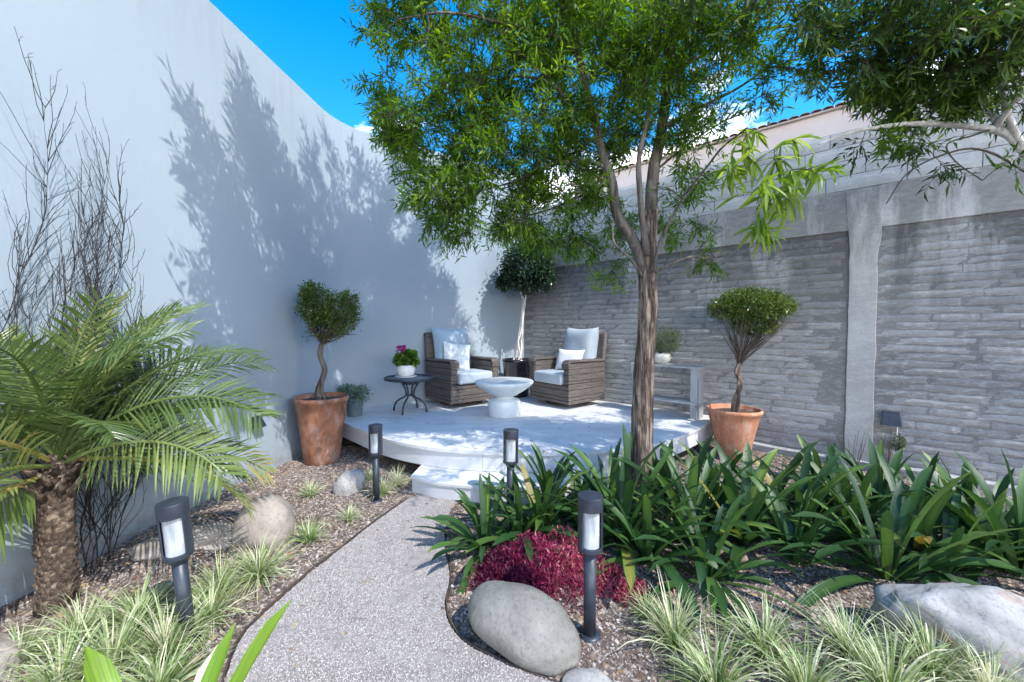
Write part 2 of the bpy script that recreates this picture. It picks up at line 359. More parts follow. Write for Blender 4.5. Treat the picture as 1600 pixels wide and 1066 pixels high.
def bark(name, c1, c2, c3, st=(1, 1, 0.16), sc=22):
    m, t, b = newmat(name)
    n1 = noise_node(t, sc, 8, 0.65, stretch=st); n1.inputs['Distortion'].default_value = 0.5
    n2 = noise_node(t, 5, 5, 0.6, stretch=(1, 1, 0.4))
    c = ramp(t, n1.outputs[0], [(0.40, c1), (0.5, c2), (0.60, c3)]).outputs[0]
    c = mixc(t, ramp(t, n2.outputs[0], [(0.45, (0,) * 3), (0.7, (0.3,) * 3)]).outputs[0], c, c3)
    t.links.new(c, b.inputs['Base Color']); b.inputs['Roughness'].default_value = 0.92
    bump(t, b, n1.outputs[0], 1.0, 0.016); bump(t, b, noise_node(t, 90, 5, 0.7, stretch=(1, 1, 0.3)).outputs[0], 0.5, 0.003)
    return m
M['bark'] = bark('fibrous_brown_bark', (0.03, 0.019, 0.014), (0.12, 0.085, 0.063), (0.30, 0.24, 0.19), (1, 1, 0.13), 42)
M['limb'] = bark('grey_brown_limb', (0.045, 0.036, 0.03), (0.11, 0.09, 0.072), (0.20, 0.17, 0.145))
M['silver'] = bark('silver_limb', (0.42, 0.40, 0.37), (0.58, 0.56, 0.53), (0.70, 0.68, 0.65), (1, 1, 0.6), 9)
M['twig'] = pmat('dark_twig', (0.045, 0.035, 0.028), (0.10, 0.08, 0.06), 30, 0.9)
M['twig_shadow'] = pmat('shadow_black_twig', (0.018, 0.016, 0.016), (0.04, 0.034, 0.03), 20, 0.9)  # near-black, for the twigs that stand in for wall shadows
M['white_stem'] = pmat('pale_braided_stem', (0.50, 0.48, 0.44), (0.66, 0.64, 0.60), 20, 0.8)
M['palm_bark'] = bark('palm_boots', (0.02, 0.012, 0.008), (0.085, 0.055, 0.038), (0.26, 0.20, 0.15), (1, 1, 1), 26)
M['leaf_tree'] = leafmat('feathery_green_leaf', [(0, (0.032, 0.085, 0.012)), (0.5, (0.085, 0.185, 0.018)), (1, (0.20, 0.33, 0.035))], 0.5, 0.55)
M['leaf_dark'] = leafmat('dark_narrow_leaf', [(0, (0.02, 0.05, 0.012)), (0.6, (0.06, 0.12, 0.02)), (1, (0.17, 0.26, 0.04))], 0.45, 0.42)
M['leaf_lime'] = leafmat('lime_narrow_leaf', [(0, (0.03, 0.08, 0.015)), (0.5, (0.11, 0.21, 0.025)), (1, (0.32, 0.43, 0.07))], 0.42, 0.5)
M['leaf_box'] = leafmat('small_glossy_leaf', [(0, (0.025, 0.055, 0.012)), (0.5, (0.075, 0.13, 0.024)), (0.85, (0.17, 0.24, 0.055)), (1, (0.26, 0.30, 0.09))], 0.36, 0.3)
M['leaf_ficus'] = leafmat('dark_ficus_leaf', [(0, (0.012, 0.03, 0.016)), (0.5, (0.03, 0.07, 0.032)), (1, (0.08, 0.14, 0.07))], 0.25, 0.12, 0.8)
M['leaf_grey'] = leafmat('grey_green_leaf', [(0, (0.08, 0.13, 0.09)), (1, (0.22, 0.30, 0.22))], 0.6, 0.2)
M['leaf_olive'] = leafmat('olive_leaf', [(0, (0.06, 0.09, 0.04)), (1, (0.17, 0.22, 0.11))], 0.6, 0.2)
M['clivia'] = leafmat('strap_leaf', [(0, (0.012, 0.042, 0.014)), (0.5, (0.035, 0.095, 0.026)), (0.85, (0.085, 0.17, 0.035)), (0.95, (0.20, 0.28, 0.05)), (1, (0.32, 0.20, 0.05))], 0.42, 0.25, 0.45, 260)
M['palm'] = leafmat('palm_leaflet', [(0, (0.04, 0.075, 0.025)), (0.45, (0.12, 0.18, 0.05)), (0.8, (0.29, 0.35, 0.12)), (1, (0.42, 0.27, 0.08))], 0.32, 0.38, 0.6)
M['tuft'] = leafmat('variegated_blade', [(0, (0.10, 0.17, 0.04)), (0.35, (0.22, 0.31, 0.10)), (0.65, (0.50, 0.54, 0.33)), (1, (0.66, 0.62, 0.46))], 0.5, 0.25)
M['fore'] = leafmat('bright_fleshy_leaf', [(0, (0.14, 0.28, 0.02)), (1, (0.30, 0.46, 0.05))], 0.4, 0.4, 0.5, 200)
M['spathe'] = pmat('dry_white_leaf', (0.36, 0.31, 0.22), (0.52, 0.48, 0.38), 12, 0.7)
M['magenta'] = leafmat('magenta_leaf', [(0, (0.10, 0.010, 0.035)), (0.45, (0.34, 0.022, 0.10)), (0.8, (0.36, 0.07, 0.11)), (1, (0.36, 0.16, 0.14))], 0.5, 0.3)
M['petal'] = leafmat('magenta_petal', [(0, (0.35, 0.02, 0.20)), (1, (0.55, 0.06, 0.35))], 0.5, 0.3)

# ------------------------------------------------------------------ layout of the court
WX0, WK = -2.53, 0.1                      # side wall: x = WX0 + WK*y
BX, BY, BK = -1.2, 5.42, 0.68             # back wall: y = BY + BK*(x-BX)
def wallx(y): return WX0 + WK * y
CORNER = Vector((0.19, 6.37, 0)); WD = Vector((0.7475, -0.6644, 0)); WN = Vector((0.6644, 0.7475, 0))
WROT = math.atan2(WD.y, WD.x)

def chaikin(P, n=2):
    P = [Vector(p) for p in P]
    for _ in range(n):
        Q = [P[0]]
        for a, c in zip(P[:-1], P[1:]): Q += [a * .75 + c * .25, a * .25 + c * .75]
        P = Q + [P[-1]]
    return P
PL = [on(*p) for p in [(634, 784), (593, 812), (526, 865), (474, 905), (412, 962), (372, 1002), (348, 1080)]]
PRt = [on(*p) for p in [(706, 792), (690, 846), (706, 904), (690, 950), (712, 1000), (762, 1028), (846, 1064), (930, 1090)]]
PL = chaikin(PL); PRt = chaikin(PRt)
path_poly = [(p.x, p.y) for p in PL] + [(-1.05, 1.0), (-1.0, -1.5), (0.8, -1.5), (0.42, 1.2)] + [(p.x, p.y) for p in PRt[::-1]] + [(-0.35, 2.95), (-0.72, 3.03)]
def inpoly(x, y, poly):
    c = False; j = len(poly) - 1
    for i in range(len(poly)):
        xi, yi = poly[i]; xj, yj = poly[j]
        if (yi > y) != (yj > y) and x < (xj - xi) * (y - yi) / (yj - yi) + xi: c = not c
        j = i
    return c
def gh(x, y):
    """ground height"""
    h = 0.15 * math.exp(-(((x + 1.85) / 0.32) ** 2 + ((y - 2.25) / 0.35) ** 2))
    h += 0.05 * math.exp(-(((x + 2.0) / 0.4) ** 2 + ((y - 3.0) / 0.5) ** 2))
    h += 0.018 * mnoise.noise(Vector((x * 3, y * 3, 0))) + 0.006 * mnoise.noise(Vector((x * 11, y * 11, 3)))
    d = 1.0
    return max(h, -0.01)

# ---- ground: one sheet to the horizon, finer inside the court
xs = np.concatenate([[-90, -30, -10, -5], np.arange(-3.0, 4.6, 0.045), [6, 10, 30, 90]])
ys = np.concatenate([[-90, -30, -8, -2], np.arange(0.4, 4.6, 0.045), [5, 5.5, 6, 6.6, 8, 14, 40, 120]])
V = []; T = []
for y in ys:
    for x in xs:
        if -3 <= x <= 4.6 and 0.4 <= y <= 4.6:
            z = gh(x, y)
            if inpoly(x, y, path_poly): z = -0.03
        else: z = -0.012
        V.append((x, y, z))
nx = len(xs)
F = np.array([(j * nx + i, j * nx + i + 1, (j + 1) * nx + i + 1, (j + 1) * nx + i) for j in range(len(ys) - 1) for i in range(nx - 1)])
ground = quads_np('ground', np.array(V), F, M['ground'], np.zeros(len(V)))
ground['kind'] = 'structure'
for p in ground.data.polygons: p.use_smooth = True

# ---- path sheet
def tri_sheet(name, poly, step, zf, mat, keep=None):
    X = [p[0] for p in poly]; Y = [p[1] for p in poly]
    bm = bmesh.new()
    vs = [bm.verts.new((x, y, 0)) for x, y in poly]; f = bm.faces.new(vs)
    if f.normal.z < 0: f.normal_flip()
    for ax, lo, hi in ((0, min(X), max(X)), (1, min(Y), max(Y))):
        k = lo + step
        while k < hi:
            no = (1, 0, 0) if ax == 0 else (0, 1, 0); co = (k, 0, 0) if ax == 0 else (0, k, 0)
            bmesh.ops.bisect_plane(bm, geom=bm.verts[:] + bm.edges[:] + bm.faces[:], plane_co=co, plane_no=no); k += step
    bmesh.ops.triangulate(bm, faces=bm.faces[:])
    for v in bm.verts: v.co.z = zf(v.co.x, v.co.y)
    me = bpy.data.meshes.new(name); bm.to_mesh(me); bm.free(); me.materials.append(mat)
    for p in me.polygons: p.use_smooth = True
    return link(bpy.data.objects.new(name, me))
pathz = lambda x, y: 0.008 + 0.004 * mnoise.noise(Vector((x * 9, y * 9, 2))) + 0.009 * mnoise.noise(Vector((x * 2.5, y * 2.5, 7)))
path = tri_sheet('path', path_poly, 0.12, pathz, M['pathbase']); path['kind'] = 'structure'

# ---- geometry-nodes scatter (gravel, mulch)
def scatter(name, surf_mesh, density, smin, smax, mat, seed, shape='ico', zoff=0.0, flat=False):
    me = surf_mesh.copy(); me.name = name
    o = link(bpy.data.objects.new(name, me)); o['kind'] = 'stuff'
    g = bpy.data.node_groups.new(name, 'GeometryNodeTree')
    g.interface.new_socket('Geometry', in_out='INPUT', socket_type='NodeSocketGeometry')
    g.interface.new_socket('Geometry', in_out='OUTPUT', socket_type='NodeSocketGeometry')
    N = g.nodes; gi = N.new('NodeGroupInput'); go = N.new('NodeGroupOutput')
    dp = N.new('GeometryNodeDistributePointsOnFaces'); dp.inputs['Density'].default_value = density; dp.inputs['Seed'].default_value = seed
    ip = N.new('GeometryNodeInstanceOnPoints')
    if shape == 'ico':
        s = N.new('GeometryNodeMeshIcoSphere'); s.inputs['Radius'].default_value = 1; s.inputs['Subdivisions'].default_value = 1
    else:
        s = N.new('GeometryNodeMeshCube'); s.inputs['Size'].default_value = (2, 2, 2)
    sm = N.new('GeometryNodeSetMaterial'); sm.inputs['Material'].default_value = mat
    g.links.new(s.outputs['Mesh'], sm.inputs['Geometry'])
    rr = N.new('FunctionNodeRandomValue'); rr.data_type = 'FLOAT_VECTOR'
    rr.inputs[0].default_value = (-0.35, -0.35, 0) if flat else (0, 0, 0); rr.inputs[1].default_value = (0.35, 0.35, 6.28) if flat else (6.28, 6.28, 6.28)
    rs = N.new('FunctionNodeRandomValue'); rs.data_type = 'FLOAT_VECTOR'
    rs.inputs[0].default_value = smin; rs.inputs[1].default_value = smax
    g.links.new(gi.outputs[0], dp.inputs['Mesh']); g.links.new(dp.outputs['Points'], ip.inputs['Points'])
    g.links.new(sm.outputs[0], ip.inputs['Instance']); g.links.new(rr.outputs[0], ip.inputs['Rotation']); g.links.new(rs.outputs[0], ip.inputs['Scale'])
    g.links.new(ip.outputs[0], go.inputs[0])
    md = o.modifiers.new('scatter', 'NODES'); md.node_group = g
    return o
gravel_poly = [(x, max(y, 0.9)) for x, y in path_poly]
gs = tri_sheet('surface_tmp', path_poly, 0.25, pathz, M['pathbase'])
bm = bmesh.new(); bm.from_mesh(gs.data)
bmesh.ops.delete(bm, geom=[f for f in bm.faces if f.calc_center_median().y < 0.95], context='FACES')
gm = bpy.data.meshes.new('gravel_surface'); bm.to_mesh(gm); bm.free(); bpy.data.objects.remove(gs)
scatter('gravel', gm, 27000, (0.0016, 0.0016, 0.0014), (0.0050, 0.0048, 0.0038), M['gravel'], 1)
# beds
def sub_ground(name, test):
    bm = bmesh.new(); bm.from_mesh(ground.data)
    bmesh.ops.delete(bm, geom=[f for f in bm.faces if not test(f.calc_center_median())], context='FACES')
    me = bpy.data.meshes.new(name); bm.to_mesh(me); bm.free(); return me
inbed = lambda c: 0.95 < c.y < 4.3 and -2.5 < c.x < 4.2 and c.x > wallx(c.y) and (c.x + 1.125 * c.y) < 7.3 and not inpoly(c.x, c.y, path_poly) and abs(c.x) < 1.45 * c.y + 0.2
scatter('path_litter', gm, 26, (0.008, 0.004, 0.0004), (0.024, 0.008, 0.001), M['litter'], 9, 'cube', flat=True)
def dist_path(x, y): return min(math.hypot(x - a[0], y - a[1]) for a in path_poly)
bed = sub_ground('bed_surface', inbed)
bed_near = sub_ground('bed_surface_near', lambda c: inbed(c) and c.y < 3.3)
scatter('mulch', bed, 5200, (0.004, 0.002, 0.0008), (0.017, 0.0065, 0.003), M['chip'], 2, 'cube', flat=True)
scatter('bed_grit', bed, 4200, (0.002, 0.002, 0.0018), (0.0065, 0.006, 0.005), M['grit'], 3)
scatter('leaf_litter', bed, 170, (0.012, 0.006, 0.0004), (0.032, 0.012, 0.0012), M['litter'], 4, 'cube', flat=True)

# ---- metal path edging (two strips)
def ribbon(name, pts, w, z0, z1, mat):
    mb = MB(); P = []
    for i in range(len(pts) - 1):
        a, b2 = Vector(pts[i]), Vector(pts[i + 1])
        for k in range(6): P.append(a.lerp(b2, k / 6))
    P.append(Vector(pts[-1]))
    for _ in range(6): P = [P[0]] + [(P[i - 1] + P[i] * 2 + P[i + 1]) / 4 for i in range(1, len(P) - 1)] + [P[-1]]
    V = []
    for i, p in enumerate(P):
        d = (P[min(i + 1, len(P) - 1)] - P[max(i - 1, 0)]).normalized(); nrm = Vector((-d.y, d.x)) * w / 2
        wz = 0.006 * mnoise.noise(Vector((p.x * 4, p.y * 4, 1)))
        V += [(p.x - nrm.x, p.y - nrm.y, z0), (p.x + nrm.x, p.y + nrm.y, z0), (p.x + nrm.x, p.y + nrm.y, z1 + wz), (p.x - nrm.x, p.y - nrm.y, z1 + wz)]
    F = [(i * 4 + k, i * 4 + (k + 1) % 4, i * 4 + 4 + (k + 1) % 4, i * 4 + 4 + k) for i in range(len(P) - 1) for k in range(4)] + [(3, 2, 1, 0)]
    mb.add(V, F); return mb.build(name, mat)
e = ribbon('path_edging', [(p.x - 0.01, p.y) for p in PL] + [(-1.07, 1.0)], 0.006, -0.02, 0.016, M['edge'])
tag(e, 'thin dark metal edging strip along the straight left side of the gravel path', 'edging')
e = ribbon('path_edging', [(p.x + 0.008, p.y) for p in PRt[6:]], 0.006, -0.02, 0.016, M['edge'])
tag(e, 'thin dark edging curving around the bed beside the oval boulder', 'edging')

# ------------------------------------------------------------------ walls
mb = MB()
P2 = []
P2.append((wallx(-4), -4.0))
y = -3.0
for y in np.arange(-3.0, 4.35, 0.35): P2.append((wallx(y), y))
# fillet between side wall and back wall
bend = Vector((-2.045, 4.845)); d1 = Vector((WK, 1)).normalized(); d2 = Vector((1, BK)).normalized()
A, B2 = bend - d1 * 0.42, bend + d2 * 0.42
for k in range(13):
    q = k / 12; p = A * (1 - q) ** 2 + bend * 2 * q * (1 - q) + B2 * q * q; P2.append((p.x, p.y))
for x in np.arange(-1.5, 0.2, 0.3): P2.append((x, BY + BK * (x - BX)))
P2.append((0.32, BY + BK * (0.32 - BX)))
V = []
for i, (x, y) in enumerate(P2):
    a = Vector(P2[max(i - 1, 0)]); c = Vector(P2[min(i + 1, len(P2) - 1)]); d = (c - a).normalized(); nn = Vector((-d.y, d.x)) * 0.22
    zt = 3.71
    V += [(x, y, -0.2), (x, y, zt - 0.006), (x + nn.x * 0.03, y + nn.y * 0.03, zt), (x + nn.x, y + nn.y, zt), (x + nn.x, y + nn.y, -0.2)]
n = 5
F = [(i * n + k, (i + 1) * n + k, (i + 1) * n + (k + 1) % n, i * n + (k + 1) % n) for i in range(len(P2) - 1) for k in range(n)]
F += [(4, 3, 2, 1, 0), tuple((len(P2) - 1) * n + k for k in range(n))]
mb.add(V, F)
lw = mb.build('rendered_wall', M['render'])
tag(lw, 'tall smooth pale blue-grey rendered wall with a rounded bend, left and behind the deck', 'wall')
for p in lw.data.polygons: p.use_smooth = False

# ---- brick wall on the right
bw = thing('brick_wall', 'weathered grey thin-brick wall with concrete post and beam, right of the deck', 'wall', CORNER, WROT)
mb = MB(); mb.box(-0.35, 8.2, 0.0, 0.2, -0.2, 3.13); mb.build('mortar_backing', M['mortar'], bw)
mb = MB(); mb.box(-0.3, 3.96, -0.014, 0.01, 2.2, 2.575); mb.box(4.16, 8.2, -0.014, 0.01, 2.2, 2.575); mb.build('ring_beam', M['concrete'], bw, bevel=0.006)
mb = MB()
V = []; F = []
nz = 24
for k in range(nz + 1):
    z = -0.15 + (2.72) * k / nz
    fl = 0.05 * max(0, (z - 2.0) / 0.6)
    a = 3.96 - fl + 0.012 * mnoise.noise(Vector((z * 5, 1, 0))); b2 = 4.16 + fl + 0.012 * mnoise.noise(Vector((z * 5, 9, 0)))
    V += [(a, 0.01, z), (a + 0.004, -0.018, z), (b2 - 0.004, -0.018, z), (b2, 0.01, z)]
for k in range(nz):
    for j in range(3): F.append((k * 4 + j, k * 4 + j + 1, k * 4 + 5 + j, k * 4 + 4 + j))
mb.add(V, F); mb.build('concrete_post', M['concrete'], bw)
mb = MB()
V = []; F = []
for k in range(60):
    s = -0.1 + 8.2 * k / 59; z = 0.06 + 0.018 * mnoise.noise(Vector((s * 3, 0, 5))); yy = -0.055 + 0.012 * mnoise.noise(Vector((s * 4, 7, 5)))
    V += [(s, yy, -0.15), (s, yy, z), (s, 0.01, z + 0.02)]
F = [(k * 3 + j, (k + 1) * 3 + j, (k + 1) * 3 + j + 1, k * 3 + j + 1) for k in range(59) for j in range(2)]
mb.add(V, F); mb.build('footing', M['brick'], bw)
def brick_arrays(L, H, seed, depth=0.02, nx_=6, rough=0.004):
    r = np.random.default_rng(seed)
    nzv = 3; V = []; F = []
    for j in range(nzv + 1):
        for i in range(nx_ + 1):
            x = L * i / nx_; z = H * j / nzv
            ed = (i in (0, nx_)) or (j in (0, nzv))
            x += r.normal() * 0.002 * (0 < i < nx_); z += r.normal() * (0.0014 if j in (0, nzv) and H < .1 else 0.001)
            y = -depth + abs(r.normal()) * rough + ((0.004 + abs(r.normal()) * .003) if ed else 0)
            V.append((x, y, z))
    w = nx_ + 1
    F = [(j * w + i, j * w + i + 1, (j + 1) * w + i + 1, (j + 1) * w + i) for j in range(nzv) for i in range(nx_)]
    b0 = len(V); ring = [i for i in range(w)] + [j * w + nx_ for j in range(1, nzv + 1)] + [nzv * w + i for i in range(nx_ - 1, -1, -1)] + [j * w for j in range(nzv - 1, 0, -1)]
    for i in ring: V.append((V[i][0], 0.004, V[i][2]))
    m_ = len(ring)
    F += [(ring[k], b0 + k, b0 + (k + 1) % m_, ring[(k + 1) % m_]) for k in range(m_)]
    return V, F
def brick_mesh(name, L, H, seed, mat, **kw):
    V, F = brick_arrays(L, H, seed, **kw)
    me = bpy.data.meshes.new(name); me.from_pydata(V, [], F); me.materials.append(mat); me.update(); return me
lens = [0.26, 0.34, 0.42, 0.5, 0.6]
bmeshes = {(l, v): brick_mesh('brick', l, 0.0605, 100 * i + v, M['brick'], depth=0.007 + 0.0015 * v, rough=.0025) for i, l in enumerate(lens) for v in range(3)}
bricks = []
z = 0.09; course = 0
r_ = random.Random(3)
while z < 2.13:
    for s0, s1 in ((0.0, 3.955), (4.165, 7.3)):
        s = s0 + (0 if course % 2 else r_.choice([0.12, 0.18]))
        if s > s0: pass
        while s < s1 - 0.1:
            l = r_.choice(lens)
            if s + l > s1: l = max([q for q in lens if s + q <= s1] or [0])
            if not l: break
            bricks.append((s, z, l, r_.randrange(3))); s += l + r_.uniform(0.004, 0.012)
    z += 0.0665; course += 1
# plaster patch area without visible bricks
def key(b_):
    p = CORNER + WD * b_[0]; px = 800 + FPX * p.x / max(p.y, 0.1)
    return (px > 1640 or px < 0, p.y)
bricks.sort(key=key)
mb = MB()
for i, (s, z, l, v) in enumerate(bricks):
    if i < 300:
        o = link(bpy.data.objects.new('brick', bmeshes[(l, v)])); o.parent = bw
        o.location = (s, 0.0, z); o.rotation_euler = (0, r_.uniform(-0.006, 0.006), 0)
    else:
        me = bmeshes[(l, v)]; Vv = np.array([tuple(q.co) for q in me.vertices]) + np.array([s, 0, z])
        mb.add(Vv, [tuple(p.vertices) for p in me.polygons])
o = mb.build('brickwork', M['brick'], bw); o['kind'] = 'stuff'
# blocks above the ring beam
blk = {l: brick_mesh('block', l, 0.132, 900 + i, M['block'], depth=0.012, rough=0.001) for i, l in enumerate([0.42, 0.55, 0.3])}
z = 2.58; cs = 0
while z < 3.1:
    s = 0.0 if cs % 2 else -0.2
    while s < 7.0:
        l = r_.choice([0.42, 0.42, 0.55, 0.3])
        o = link(bpy.data.objects.new('block', blk[l])); o.parent = bw; o.location = (s, 0.0, z + 0.002)
        s += l + 0.006
    z += 0.138; cs += 1

# ---- neighbour's pink building beyond
nb = thing('neighbouring_house', 'pale pink rendered house wall with clay tile eaves rising behind the brick wall', 'house', CORNER + WN * 1.6, WROT)
mb = MB(); mb.box(-0.1, 9, 0, 4.5, -0.1, 4.02); mb.build('wall', M['pink'], nb)
mb = MB(); mb.box(-0.2, 9.1, -0.05, 4.6, 4.02, 4.04); roof_ = mb.build('roof', M['pink'], nb)
tl = MB()
pr = [(math.cos(a) * 0.055, math.sin(a) * 0.045) for a in np.linspace(0, PI, 7)]
V = [(x, yy, z + 0.0 + 0.03 * (yy / 0.4)) for yy in (-0.06, 0.45) for x, z in pr]; V += [(x * 0.82, yy, z * 0.8 + 0.03 * (yy / 0.4)) for yy in (-0.06, 0.45) for x, z in pr]
F = [(k, k + 1, 8 + k, 7 + k) for k in range(6)] + [(14 + k, 21 + k, 22 + k, 15 + k) for k in range(6)] + [(k, 14 + k, 15 + k, k + 1) for k in range(6)]
tme = bpy.data.meshes.new('roof_tile'); tme.from_pydata(V, [], F); tme.materials.append(M['tile'])
for k in range(78):
    o = link(bpy.data.objects.new('roof_tile', tme)); o.parent = roof_; o.location = (-0.1 + k * 0.118, -0.03, 4.044); o.rotation_euler = (0.05, 0, 0); o.scale = (1, 1, .4)

# ------------------------------------------------------------------ deck
def clip(poly, ax, lo, hi):
    def half(P, val, sgn):
        out = []
        for i in range(len(P)):
            a, c = P[i - 1], P[i]; da, dc = sgn * (a[ax] - val), sgn * (c[ax] - val)
            if (da >= 0) != (dc >= 0):
                q = da / (da - dc); out.append((a[0] + (c[0] - a[0]) * q, a[1] + (c[1] - a[1]) * q))
            if dc >= 0: out.append(c)
        return out
    P = half(poly, lo, 1); return half(P, hi, -1) if P else []
front = [on(*p, 0.3) for p in [(524, 655), (562, 671), (600, 686), (648, 696), (700, 703), (775, 707), (850, 708), (915, 706.5), (965, 703), (1008, 697), (1045, 689), (1080, 675), (1116, 658)]]
front = [(p.x, p.y) for p in chaikin(front)]
outline = front + [(2.42, 4.36), (0.205, 6.325)]
outline += [(-0.2, BY + BK * (-0.2 - BX) - 0.012), (B2.x + 0.03, B2.y - 0.02), (-1.90, 4.89), (-2.0, 4.78), (-2.06, 4.55)]
deck = thing('deck', 'low fan-shaped deck of grey painted boards with a curved front in the court corner', 'deck', (0, 0, 0))
def prism(mb, poly, z0, z1, t=0.5):
    n = len(poly); V = [(x, y, z0) for x, y in poly] + [(x, y, z1) for x, y in poly]
    mb.add(V, [tuple(range(n))[::-1], tuple(range(n, 2 * n))] + [(k, (k + 1) % n, n + (k + 1) % n, n + k) for k in range(n)], t)
y = min(p[1] for p in outline); ymax = max(p[1] for p in outline)
while y < ymax:
    pp = clip(outline, 1, y + 0.0016, y + 0.1438 - 0.0016)
    pp = [p for i, p in enumerate(pp) if (Vector(p) - Vector(pp[i - 1])).length > 1e-4]
    if len(pp) >= 3:
        mb = MB(); prism(mb, pp, 0.274, 0.3 + r_.uniform(-0.0006, 0.0006)); mb.build('plank', M['deck'], deck)
    y += 0.1438
dl = tri_sheet('deck_top_tmp', [p for p in front] + [(2.3, 4.4), (0.2, 6.1), (-1.2, 5.2), (-1.9, 4.6)], 0.4, lambda x, y: 0.3012, M['deck'])
dme = dl.data; bpy.data.objects.remove(dl)
scatter('fallen_leaves', dme, 9, (0.008, 0.003, 0.0004), (0.022, 0.007, 0.0012), M['litter'], 12, 'cube', flat=True)
# substructure: set-back core painted near-black as gap shade, and curved fascia boards
c0 = Vector((0.1, 4.9))
inset = lambda pts, d: [tuple(Vector(p) + (c0 - Vector(p)).normalized() * d) for p in pts]
mb = MB(); prism(mb, inset(outline, 0.25), -0.05, 0.272); mb.build('gap_shade_core', M['dark'], deck)
ff = inset(front, 0.014)
dense = []
for i in range(len(ff) - 1):
    for k in range(2): dense.append(Vector(ff[i]).lerp(Vector(ff[i + 1]), k / 4))
dense.append(Vector(ff[-1]))
for _ in range(2): dense = [dense[0]] + [(dense[i - 1] + dense[i] * 2 + dense[i + 1]) / 4 for i in range(1, len(dense) - 1)] + [dense[-1]]
cuts = [round(q * (len(dense) - 1)) for q in (0, .2, .4, .62, .82, 1)]
for a, c in zip(cuts[:-1], cuts[1:]):
    seg = dense[a:c + 1]; mb = MB(); V = []
    for i, p in enumerate(seg):
        q = p
        if i == 0 and a: q = p + (seg[1] - p).normalized() * 0.0012
        if i == len(seg) - 1 and c != cuts[-1]: q = p + (seg[-2] - p).normalized() * 0.0012
        inn = q + (c0 - q).normalized() * 0.022
        V += [(q.x, q.y, 0.135), (q.x, q.y, 0.272), (inn.x, inn.y, 0.272), (inn.x, inn.y, 0.135)]
    F = [(i * 4 + k, i * 4 + 4 + k, i * 4 + 4 + (k + 1) % 4, i * 4 + (k + 1) % 4) for i in range(len(seg) - 1) for k in range(4)] + [(0, 1, 2, 3), tuple((len(seg) - 1) * 4 + k for k in (3, 2, 1, 0))]
    mb.add(V, F); mb.build('fascia', M['fascia'], deck)
# step
step = thing('step', 'curved low grey painted step at the front of the deck, end of the gravel path', 'step', (0, 0, 0))
sf = [(-0.80, 3.10), (-0.66, 3.01), (-0.48, 2.94), (-0.25, 2.89), (0.0, 2.87), (0.3, 2.89), (0.55, 2.96), (0.75, 3.06), (0.86, 3.16)]
sf = [tuple(p) for p in chaikin([(x, y, 0) for x, y in sf])]; sf = [(p[0], p[1]) for p in sf]
mb = MB(); prism(mb, sf + [(0.8, 3.40), (-0.76, 3.50)], 0.106, 0.131); mb.build('tread', M['deck'], step, bevel=0.003)
c1_ = Vector((0.03, 3.4))
mb = MB(); prism(mb, [tuple(Vector(p) + (c1_ - Vector(p)).normalized() * 0.012) for p in sf + [(0.8, 3.40), (-0.76, 3.50)]], -0.03, 0.105); mb.build('riser', M['fascia'], step)

# ------------------------------------------------------------------ garden lamps on posts
def make_lamp():
    root = thing('garden_lamp', '', 'lamp', (0, 0, 0), 0, 'path lights on posts')
    mb = MB(); mb.lathe([(0, 0.002), (0.045, 0.002), (0.047, 0.008), (0.03, 0.014), (0, 0.014)], 24); mb.build('base_plate', M['black_metal'], root, True)
    mb = MB(); mb.tube([(0, 0, 0.005), (0, 0, 0.36)], 0.026, 20); mb.build('post', M['black_metal'], root, True, shade=1)
    mb = MB(); mb.lathe([(0.030, 0.350), (0.033, 0.362), (0.046, 0.374)], 28); mb.lathe([(0.046, 0.374), (0.052, 0.376)], 28); mb.lathe([(0.052, 0.376), (0.052, 0.392)], 28); mb.lathe([(0.052, 0.392), (0, 0.392)], 28); mb.build('collar', M['black_metal'], root, True)
    # shield: shell with open front (front = -Y)
    mb = MB(); V = []; F = []; k_ = 24; th = R(52)
    for i in range(k_ + 1):
        a = -PI / 2 + th + (2 * PI - 2 * th) * i / k_
        for r, z in ((0.052, 0.375), (0.052, 0.59), (0.046, 0.59), (0.046, 0.375)): V.append((r * math.cos(a), r * math.sin(a), z))
    F = [(i * 4 + j, i * 4 + 4 + j, i * 4 + 4 + (j + 1) % 4, i * 4 + (j + 1) % 4) for i in range(k_) for j in range(4)] + [(3, 2, 1, 0), (k_ * 4, k_ * 4 + 1, k_ * 4 + 2, k_ * 4 + 3)]
    mb.add(V, F); mb.build('shield', M['black_metal'], root)
    mb = MB(); mb.lathe([(0, 0.545), (0.0525, 0.545)], 28); mb.lathe([(0.0525, 0.545), (0.0525, 0.5995)], 28); mb.lathe([(0.0525, 0.5995), (0.0515, 0.6015)], 28); mb.lathe([(0.0515, 0.6015), (0, 0.6025)], 28); mb.build('cap', M['black_metal'], root, True)
    mb = MB(); mb.lathe([(0.040, 0.392), (0.040, 0.545)], 28); dif_ = mb.build('diffuser', M['lamp_glass'], root, True)
    mb = MB(); mb.lathe([(0, 0.3925), (0.030, 0.393), (0.030, 0.408), (0.012, 0.42), (0.012, 0.50), (0, 0.503)], 18); mb.build('bulb', M['white_pot'], dif_, True)
    return root
for o in []: pass
lamp = make_lamp()
lamps = [(at(296, 1012, 1.60), (0.03, -0.062), 1.0, 'nearest dark post lamp at left, leaning, beside the palm'),
         (at(921, 1006, 1.635), (0, 0.0), 1.0, 'dark post lamp with white diffuser between the oval boulder and magenta plant'),
         (on(588, 783), (0, 0.0), 0.96, 'small dark post lamp standing among pale grasses left of the step'),
         (on(797, 806, 0), (0, 0.01), 1.0, 'dark post lamp half hidden by strap leaves in front of the step')]
